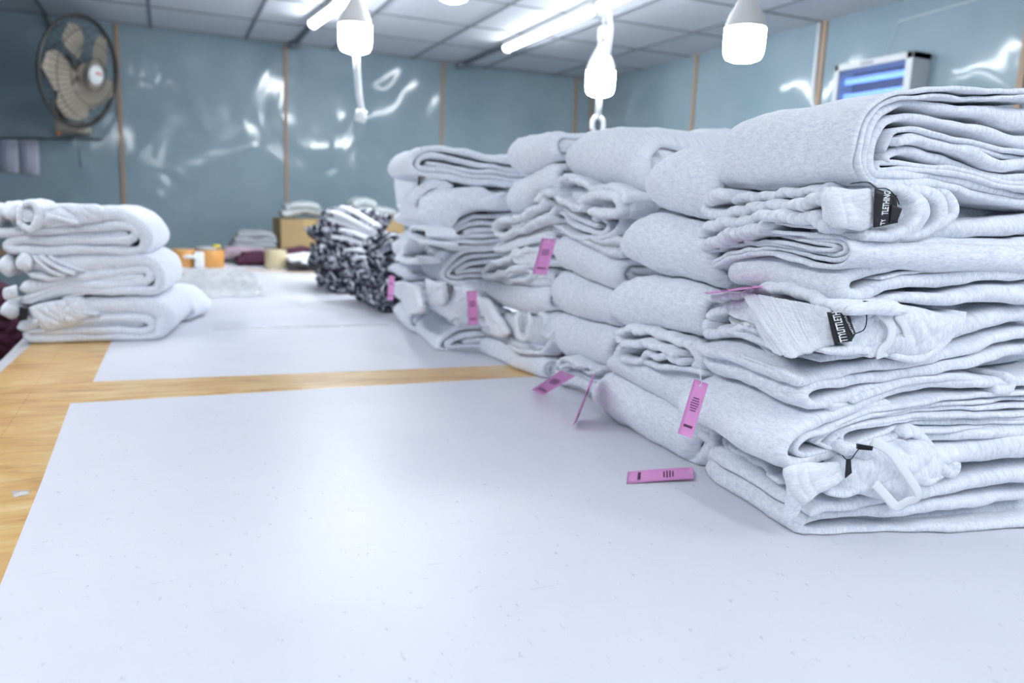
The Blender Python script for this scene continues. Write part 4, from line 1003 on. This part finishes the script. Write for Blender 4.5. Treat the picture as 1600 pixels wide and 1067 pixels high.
# clear plastic bags
def bag(px, label, seed, h=.012):
    P = [at(x, y, 2, TZ) for x, y in px]; r = random.Random(seed); nu, nv = 26, 16; V = []
    for sd in (1, 0):
        for i in range(nu+1):
            for j in range(nv+1):
                u, v = i/nu, j/nv; p = (P[0]*(1-u)+P[1]*u)*(1-v)+(P[3]*(1-u)+P[2]*u)*v
                k = min(1, min(u, 1-u)*9)*min(1, min(v, 1-v)*7)
                w = abs(math.sin(u*17+3*math.sin(v*6+seed)))**.6+.8*abs(math.sin(v*13+2*math.sin(u*9+seed)))**.6
                p = p+np.array([.012*math.sin(v*21+seed), .012*math.sin(u*15), 0])*(1-k)
                V.append((p[0], p[1], TZ+(.003+sd*(.002+h*k*w*.6))))
    m_ = (nu+1)*(nv+1); Fc = []
    for i in range(nu):
        for j in range(nv):
            a = i*(nv+1)+j; Fc.append((a, a+1, a+nv+2, a+nv+1)); Fc.append((m_+a, m_+a+nv+1, m_+a+nv+2, m_+a+1))
    o = MB().add(V, Fc).build('poly_bag', M['bag']); tag(o, label, 'plastic bag', 'clear plastic bags on the table')
bag([(240,434),(395,436),(418,464),(292,467)], 'clear plastic bag lying flat nearest the camera, right of the left stack', 3, .018)
bag([(225,424),(395,426),(402,445),(262,447)], 'clear plastic bag lying farther back on the pile of bags', 5, .030)

# ============================================================ ROOM
def wall(name, V, mat='wall'):
    o = MB().add(V, [(0,1,2,3)]).build(name, M[mat], smooth=False); o['kind'] = 'structure'; return o
def sbox(name, lo, hi, mat):
    o = MB().box(lo, hi).build(name, M[mat], smooth=False); o['kind'] = 'structure'; return o
XL, YF = -2.9, -2.6
sbox('floor', (XL-.1, YF-.1, -.06), (XR+.1, YB+.1, 0), 'floor')
sbox('ceiling', (XL-.1, YF-.1, ZC), (XR+.1, YB+.1, ZC+.06), 'ceil')
sbox('wall_back', (XL-.1, YB, 0), (XR+.1, YB+.08, ZC), 'wall')
sbox('wall_right', (XR, YF, 0), (XR+.08, YB, ZC), 'wall')
sbox('wall_left', (XL-.08, YF, 0), (XL, YB, ZC), 'wall')
sbox('wall_front', (XL-.1, YF-.08, 0), (XR+.1, YF, ZC), 'wall')
k = 0
for x in (-2.65, -1.46, -.27, .81, 2.0, 3.18, 3.33):
    k += 1; sbox('trim_%d' % k, (x-.012, YB-.012, 0), (x+.012, YB, ZC), 'wood')
for y in (4.63, 3.47, 2.31, 1.15, 0, -1.2):
    k += 1; sbox('trim_%d' % k, (XR-.012, y-.015, 0), (XR, y+.015, ZC), 'wood')
k += 1; sbox('trim_%d' % k, (XL, YB-.02, .80), (.66, YB, .86), 'wood')
# ceiling grid
gi = 0
gm = MB()
x = -.06-.6*4
for i in range(11):
    xx = -2.47+.602*i
    if xx < XR: gm.box((xx-.010, YF, ZC-.006), (xx+.010, YB, ZC+.001))
for i in range(15):
    yy = 5.93-.61*i
    if yy > YF: gm.box((XL, yy-.007, ZC-.005), (XR, yy+.007, ZC+.001))
o = gm.build('trim_%d' % (k+1), M['grid'], smooth=False); o['kind'] = 'structure'
# conduits under the ceiling
for i, (p0, p1, lb) in enumerate([((.86, 6.0, ZC-.018), (.88, 1.0, ZC-.018), 'slim grey conduit along the ceiling towards the left tube lamp'), ((2.12, 6.0, ZC-.02), (2.12, .5, ZC-.02), 'slim grey conduit along the ceiling beside the right tube lamps')]):
    o = MB().tube([p0, p1], .016, 10).build('ceiling_conduit', M['grid']); tag(o, lb, 'conduit', 'ceiling conduits')
    MB().lathe([(0, -.03), (.045, -.03), (.045, .004), (0, .004)], (p0[0], 5.88, ZC-.01), 20).build('junction_box', M['grid'], o)

# ------------------------------------------------------------ lamps
def bulb(p, label, r=.064, cable=True, twin=False):
    """LED bulb: p is the centre of the bottom of its diffuser"""
    x, y, z = p; t_ = empty('hanging_bulb', (x, y, z), label, 'light bulb', 'hanging LED bulbs'); t_['_b'] = [x, y, z]
    MB().lathe([(0, 0), (r*.55, .004), (r*.85, .012), (r*.97, .028), (r, .05), (r, .108)], (x, y, z), 32).build('diffuser', M['bulbglow'], t_)
    MB().lathe([(r*1.02, .106), (r*.98, .125), (r*.80, .155), (r*.55, .185), (r*.36, .205), (r*.30, .215), (r*.30, .24), (0, .241)], (x, y, z), 32).build('housing', M['bulbbody'], t_)
    MB().lathe([(r*.36, .236), (r*.36, .285), (r*.2, .295), (0, .296)], (x, y, z), 20).build('lamp_holder', M['whiteplastic'], t_)
    if z+.29 < ZC-.02: MB().tube([(x, y, z+.29), (x+.006, y, (z+.29+ZC)/2), (x, y, ZC)], .008, 8).build('cable', M['cable'], t_)
    return t_
B1 = np.array([.705, 3.22, 1.825]); B2 = np.array([1.76, 3.10, 1.742]); B3 = np.array([1.798, 2.205, 1.762])
bulb(B1, 'lit hanging bulb left of centre with a long white cable dangling below it', r=.064)
bulb(B2, 'lit hanging bulb above the middle of the grey stacks', r=.062)
bulb(B3, 'largest-looking lit bulb, hanging nearest the wall-mounted insect trap', r=.066)
b4 = CAM+ray(708, 4)*3.35; bulb(b4, 'bulb peeking in at the top edge between the tube lamps', r=.064)
bulb((.35, -.9, 1.80), 'unseen fill bulb added behind the camera over the table'); bulb((1.9, -.3, 1.80), 'unseen fill bulb added behind the camera on the right side')  # two bulbs added out of view, fill light for the front faces
o = MB().tube([at(556,80,1,3.17), at(558,110,1,3.17), at(561,150,1,3.17), at(566,176,1,3.17)], .0125, 10).build('dangling_cable', M['cable']); tag(o, 'thick white cable dangling under the left bulb, ending in a small plug', 'cable', 'dangling white cables')
MB().tube([at(565,172,1,3.165), at(564,180,1,3.165), at(562,190,1,3.165)], .022, 12).build('plug', M['whiteplastic'], o)
o = MB().tube([at(936,145,1,3.05), at(936,165,1,3.05), at(934,181,1,3.05)], .0125, 10).tube([at(934,180,1,3.05), at(926,188,1,3.05), at(925,199,1,3.05), at(929,207,1,3.05)], .010, 8).tube([at(934,180,1,3.05), at(942,188,1,3.05), at(943,199,1,3.05), at(939,207,1,3.05)], .010, 8).build('dangling_cable', M['cable']); tag(o, 'white cable under the middle bulb, splitting into a small loop', 'cable', 'dangling white cables')
o = MB().tube([at(944,8,1,3.05), at(951,20,1,3.05), at(954,45,1,3.05), at(950,80,1,3.06), at(944,108,1,3.08)], .012, 10).build('dangling_cable', M['cable']); tag(o, 'white cable looping down beside the middle bulb housing', 'cable', 'dangling white cables')
def tube_lamp(p0, p1, label):
    p0 = np.array(p0, float); p1 = np.array(p1, float); c = (p0+p1)/2; d = (p1-p0)/np.linalg.norm(p1-p0); s_ = np.array([d[1], -d[0], 0])
    t_ = empty('tube_lamp', c, label, 'tube light', 'ceiling tube lamps'); t_['_b'] = list(c)
    mb = MB(); V = []
    for q in (p0, p1):
        for a in np.linspace(0, math.pi, 9): V.append(q+s_*.030*math.cos(a)-np.array([0, 0, .026*math.sin(a)]))
    F_ = [(i, i+1, 9+i+1, 9+i) for i in range(8)]+[tuple(range(9))[::-1], tuple(range(9, 18)), (0, 9, 17, 8)]
    mb.add(V, F_).build('diffuser', M['tubeglow'], t_)
    V = [q+s_*a+np.array([0, 0, b]) for q in (p0, p1) for a, b in ((-.034, .001), (.034, .001), (.034, .030), (-.034, .030))]
    MB().add(V, [(0,1,2,3),(7,6,5,4),(0,4,5,1),(1,5,6,2),(2,6,7,3),(3,7,4,0)]).build('lamp_body', M['whiteplastic'], t_, smooth=False)
    for q, sg in ((p0, -1), (p1, 1)):
        MB().tube([q+d*sg*.0-np.array([0, 0, .006]), q+d*sg*.015-np.array([0, 0, .006])], .031, 16).build('end_cap', M['whiteplastic'], t_)
    return t_
tz = ZC-.034
T = lambda x, y: at(x, y, 2, tz)
q0 = T(490, 36); q1 = T(548, -6); dd = (q1-q0)/np.linalg.norm(q1-q0); tube_lamp(q0, q0+dd*1.2, 'lit tube lamp on the ceiling at the top left of centre')
q0 = T(793, 74); q1 = T(932, 12); dd = (q1-q0)/np.linalg.norm(q1-q0); tube_lamp(q0, q1, 'lit tube lamp on the ceiling left of the middle bulb'); tube_lamp(q1+dd*.05, q1+dd*1.25, 'lit tube lamp on the ceiling continuing right of the middle bulb')
for x_ in (-.9, .8, 2.4): tube_lamp((x_, -1.4, tz), (x_, -.2, tz), 'unseen ceiling tube lamp added behind the camera as fill light')  # added out-of-frame tubes that raise the overall brightness
tube_lamp((-1.0, .2, tz), (-1.0, 1.4, tz), 'unseen ceiling tube lamp added left of the camera as fill light'); tube_lamp((-.9, 1.6, tz), (-.9, 2.8, tz), 'unseen ceiling tube lamp added over the left side of the table as fill light')  # added unseen tubes, brighten the left faces of the stacks

# ------------------------------------------------------------ wall fan
FC = np.array([-.455, 5.52, 1.945]); t_ = empty('wall_fan', (-.6, 5.95, 1.6), 'dusty round fan with beige blades and dark cage on the back wall', 'fan'); t_['_b'] = [-.6, 5.95, 1.6]
ax = np.array([math.sin(.98), -math.cos(.98), -.16]); ax /= np.linalg.norm(ax)
e_u = np.cross([0, 0, 1], ax); e_u /= np.linalg.norm(e_u); e_v = np.cross(ax, e_u)
def fp(r, q, d): return FC+e_u*r*math.cos(q)+e_v*r*math.sin(q)+ax*d
RF = .325
cg = MB()
for r_, d_, w_ in ((RF, 0, .010), (RF*.98, -.012, .006), (RF*.80, .062, .0025), (RF*.55, .088, .0025), (RF*.28, .10, .004), (RF*.8, -.07, .0025), (RF*.5, -.09, .0025)):
    cg.tube([fp(r_, q, d_) for q in np.linspace(0, 2*math.pi, 65)], w_, 6, caps=False)
for k_ in range(48):
    q = 2*math.pi*k_/48
    cg.tube([fp(RF*a, q+.10*(1-a), d_) for a, d_ in ((1, 0), (.93, .035), (.8, .062), (.55, .088), (.28, .10))], .0016, 4)
for k_ in range(36):
    q = 2*math.pi*k_/36
    cg.tube([fp(RF*a, q, d_) for a, d_ in ((1, -.01), (.93, -.045), (.8, -.07), (.5, -.09), (.3, -.095))], .0016, 4)
cg.build('cage', M['fancage'], t_)
MB().add([fp(r_, q, d_) for r_, d_ in ((0, .128), (.03, .126), (.052, .118), (.060, .108), (.060, .096), (0, .094)) for q in np.linspace(0, 2*math.pi, 28, endpoint=False)], [(i*28+k_, i*28+(k_+1) % 28, (i+1)*28+(k_+1) % 28, (i+1)*28+k_) for i in range(5) for k_ in range(28)]).build('centre_badge', M['whiteplastic'], t_)
bd = [o for o in bpy.data.objects if o.name.startswith('centre_badge')][0]
text_mesh('fan', fp(.035, math.pi-.5, .1285)*0+FC-e_u*-.03+e_v*.022+ax*.1295, FC+e_u*-.03+e_v*.022+ax*.1295, FC+e_u*.03-e_v*.002+ax*.1295, simple('red_print', (.55, .08, .05), .5), bd, name='badge_print') if False else None
MB().add([FC+e_u*a+e_v*b+ax*.1288 for a, b in ((-.03,.012),(-.01,.022),(.012,.012),(.03,.02),(.03,.010),(.012,.002),(-.01,.010),(-.03,.002))]+[FC+e_u*a+e_v*b+ax*.1275 for a, b in ((-.03,.012),(-.01,.022),(.012,.012),(.03,.02),(.03,.010),(.012,.002),(-.01,.010),(-.03,.002))], [(0,1,6,7),(1,2,5,6),(2,3,4,5),(8,15,14,9),(9,14,13,10),(10,13,12,11)]).build('badge_print', simple('red_print', (.65, .12, .06), .5), bd)
for k_ in range(5):
    q0_ = 2*math.pi*k_/5+.55; V = []; nr, nw = 10, 8
    for sd in (.0015, -.0015):
        for i in range(nr+1):
            f = i/nr; r_ = .05+.235*f; hw = .30+.30*math.sin(math.pi*min(1, f*.95+.02))**.7*(1-.25*f)
            if f > .85: hw *= math.sqrt(max(.12, 1-((f-.85)/.15)**2))
            for j in range(nw+1):
                s_ = (j/nw-.5)*2; V.append(fp(r_, q0_+hw*s_+.25*f, .005+.030*s_*(1-.3*f)+sd))
    m_ = (nr+1)*(nw+1); Fc = []
    for i in range(nr):
        for j in range(nw):
            a = i*(nw+1)+j; Fc.append((a, a+1, a+nw+2, a+nw+1)); Fc.append((m_+a, m_+a+nw+1, m_+a+nw+2, m_+a+1))
    MB().add(V, Fc).build('blade', M['fanblade'], t_)
MB().tube([fp(0, 0, .05), fp(0, 0, -.0)], .055, 24).build('hub', M['fanblade'], t_)
MB().tube([fp(0, 0, -.09), fp(0, 0, -.10), fp(0, 0, -.19), fp(0, 0, -.22)], [.06, .085, .085, .05], 24).build('motor_housing', M['steel'], t_)
mp = fp(0, 0, -.16); bs = np.array([-.60, 5.93, 1.64])
MB().tube([mp, mp-np.array([0, 0, .12]), np.array([-.60, 5.86, 1.72]), np.array([-.57, 5.80, 1.66])], .022, 12).build('bracket_arm', M['steel'], t_)
MB().box((-.62, 5.68, 1.60), (-.44, YB-.001, 1.66)).build('switch_base', M['fanblade'], t_, bevel=.012)
MB().tube([at(88,150,1,5.7), at(86,180,1,5.7), at(90,200,1,5.7)], .004, 6).tube([at(90,199,1,5.7), at(92,211,1,5.7)], .011, 10).build('pull_cord', M['orange'], t_)
o = MB().tube([at(121,198,1,5.75), at(122,230,1,5.75), at(126,262,1,5.75)], .003, 6).build('pull_cord', M['steel'], t_)
o = MB().tube([at(60,0,1,5.97), at(72,24,1,5.97), at(80,48,1,5.97)], .012, 8).build('wall_cable', M['steel']); tag(o, 'dark cable on the back wall above the fan', 'cable')
o = MB().tube([at(0,216,1,5.99), at(160,218,1,5.99)], .006, 6).build('wall_wire', M['steel']); tag(o, 'thin dark wire running level on the wall beneath the fan', 'wire')
# papers pinned at the left
def paper(px, label):
    P4 = [at(x, y, 1, YB-.012) for x, y in px]; V = P4+[p-np.array([0, .0015, 0]) for p in P4]
    o = MB().add(V, [(0,1,2,3),(7,6,5,4),(0,4,5,1),(1,5,6,2),(2,6,7,3),(3,7,4,0)]).build('pinned_paper', M['paper']); tag(o, label, 'paper', 'papers pinned on the back wall')
    mb = MB(); TLp, TRp, BLp = V[4], V[5], V[7]
    for k_ in range(14):
        for a, b in ((.08, .42), (.52, .92)):
            v0 = .1+k_*.058; f = lambda u, v: TLp+(TRp-TLp)*u+(BLp-TLp)*v-np.array([0, .0008, 0])
            A = [f(a, v0), f(b, v0), f(b, v0+.016), f(a, v0+.016)]; mb.add(A+[q+np.array([0, .0006, 0]) for q in A], [(0,1,2,3),(7,6,5,4),(0,4,5,1),(2,6,7,3)])
    mb.build('printed_lines', M['papertext'], o, smooth=False)
paper([(0,218),(28,218),(30,271),(0,268)], 'printed sheet on the wall at the picture left edge'); paper([(31,218),(60,219),(62,274),(32,271)], 'printed sheet on the wall below the fan, right of another sheet')

# ------------------------------------------------------------ insect killer lamp on the right wall
y0, y1, z0, z1 = 2.80, 3.25, 1.74, 2.055
t_ = empty('insect_killer', (XR-.06, 3.02, z0), 'grey wall-mounted insect trap with glowing blue tubes behind a grill', 'insect trap'); t_['_b'] = [XR-.06, 3.02, z0]
fx = XR-.125
MB().box((fx, y0-.03, z1-.035), (XR-.001, y1+.0, z1)).box((fx, y0-.03, z0), (XR-.001, y1, z0+.035)).box((fx, y0-.03, z0), (XR-.001, y0+.01, z1)).box((fx, y1-.03, z0), (XR-.001, y1, z1)).box((XR-.02, y0, z0), (XR-.001, y1, z1)).build('case', M['silver'], t_, smooth=False, bevel=.004)
for zt in (z1-.085, z1-.165, z1-.245): MB().tube([(XR-.07, y0+.02, zt), (XR-.07, y1-.04, zt)], .016, 12).build('ultraviolet_tube', M['uv'], t_)
mb = MB()
for i in range(34):
    yy = y0+.015+i*(y1-y0-.05)/33; mb.box((fx+.008, yy-.0022, z0+.03), (fx+.012, yy+.0022, z1-.03))
for i in range(6):
    zz = z0+.05+i*.045; mb.box((fx+.011, y0, zz-.0012), (fx+.014, y1-.02, zz+.0012))
mb.build('grill', M['darkgrill'], t_, smooth=False)
MB().box((XR-.024, y0+.01, z0+.03), (XR-.021, y1-.03, z1-.03)).build('back_plate', simple('blue_grey_backplate', (.07, .085, .12), .5), t_, smooth=False)
MB().box((fx-.001, 3.0, z1-.024), (fx+.001, 3.08, z1-.012)).build('name_plate', M['papertext'], t_, smooth=False)
o = MB().tube([(XR-.03, y1, 1.95), (XR-.02, 3.36, 1.86), (XR-.02, 3.44, 1.84), (XR-.02, 3.50, 1.90), (XR-.02, 3.50, ZC)], .010, 8).build('power_cable', M['cable']); tag(o, 'grey cable from the insect trap up along the batten', 'cable')
o = MB().tube([(XR-.006, 3.05, 2.06), (XR-.006, 2.98, 2.24), (XR-.006, 1.8, 2.28)], .0018, 6).build('wall_wire', M['cable']); tag(o, 'thin pale wire on the wall above the insect trap', 'wire')

# ------------------------------------------------------------ world
w = bpy.data.worlds.new('world'); SC.world = w; w.use_nodes = True
w.node_tree.nodes['Background'].inputs[0].default_value = (.75, .85, 1, 1); w.node_tree.nodes['Background'].inputs[1].default_value = .3
EXPO = 0.06
# ============================================================ camera
cam = bpy.data.cameras.new('camera'); co = link(bpy.data.objects.new('camera', cam))
from mathutils import Matrix
bk = -fw
co.matrix_world = Matrix(((cr[0], cu[0], bk[0], CAM[0]), (cr[1], cu[1], bk[1], CAM[1]), (cr[2], cu[2], bk[2], CAM[2]), (0, 0, 0, 1)))
cam.sensor_width = 36; cam.lens = F_PX/1600*36; cam.clip_start = .02; cam.clip_end = 60
cam.dof.use_dof = True; cam.dof.focus_distance = .95; cam.dof.aperture_fstop = 4.0
SC.camera = co
SC.view_settings.view_transform = 'Standard'; SC.view_settings.look = 'None'; SC.view_settings.gamma = 1
SC.view_settings.use_curve_mapping = False; SC.view_settings.exposure = EXPO
for o in bpy.data.objects:
    if '_b' in o: del o['_b']
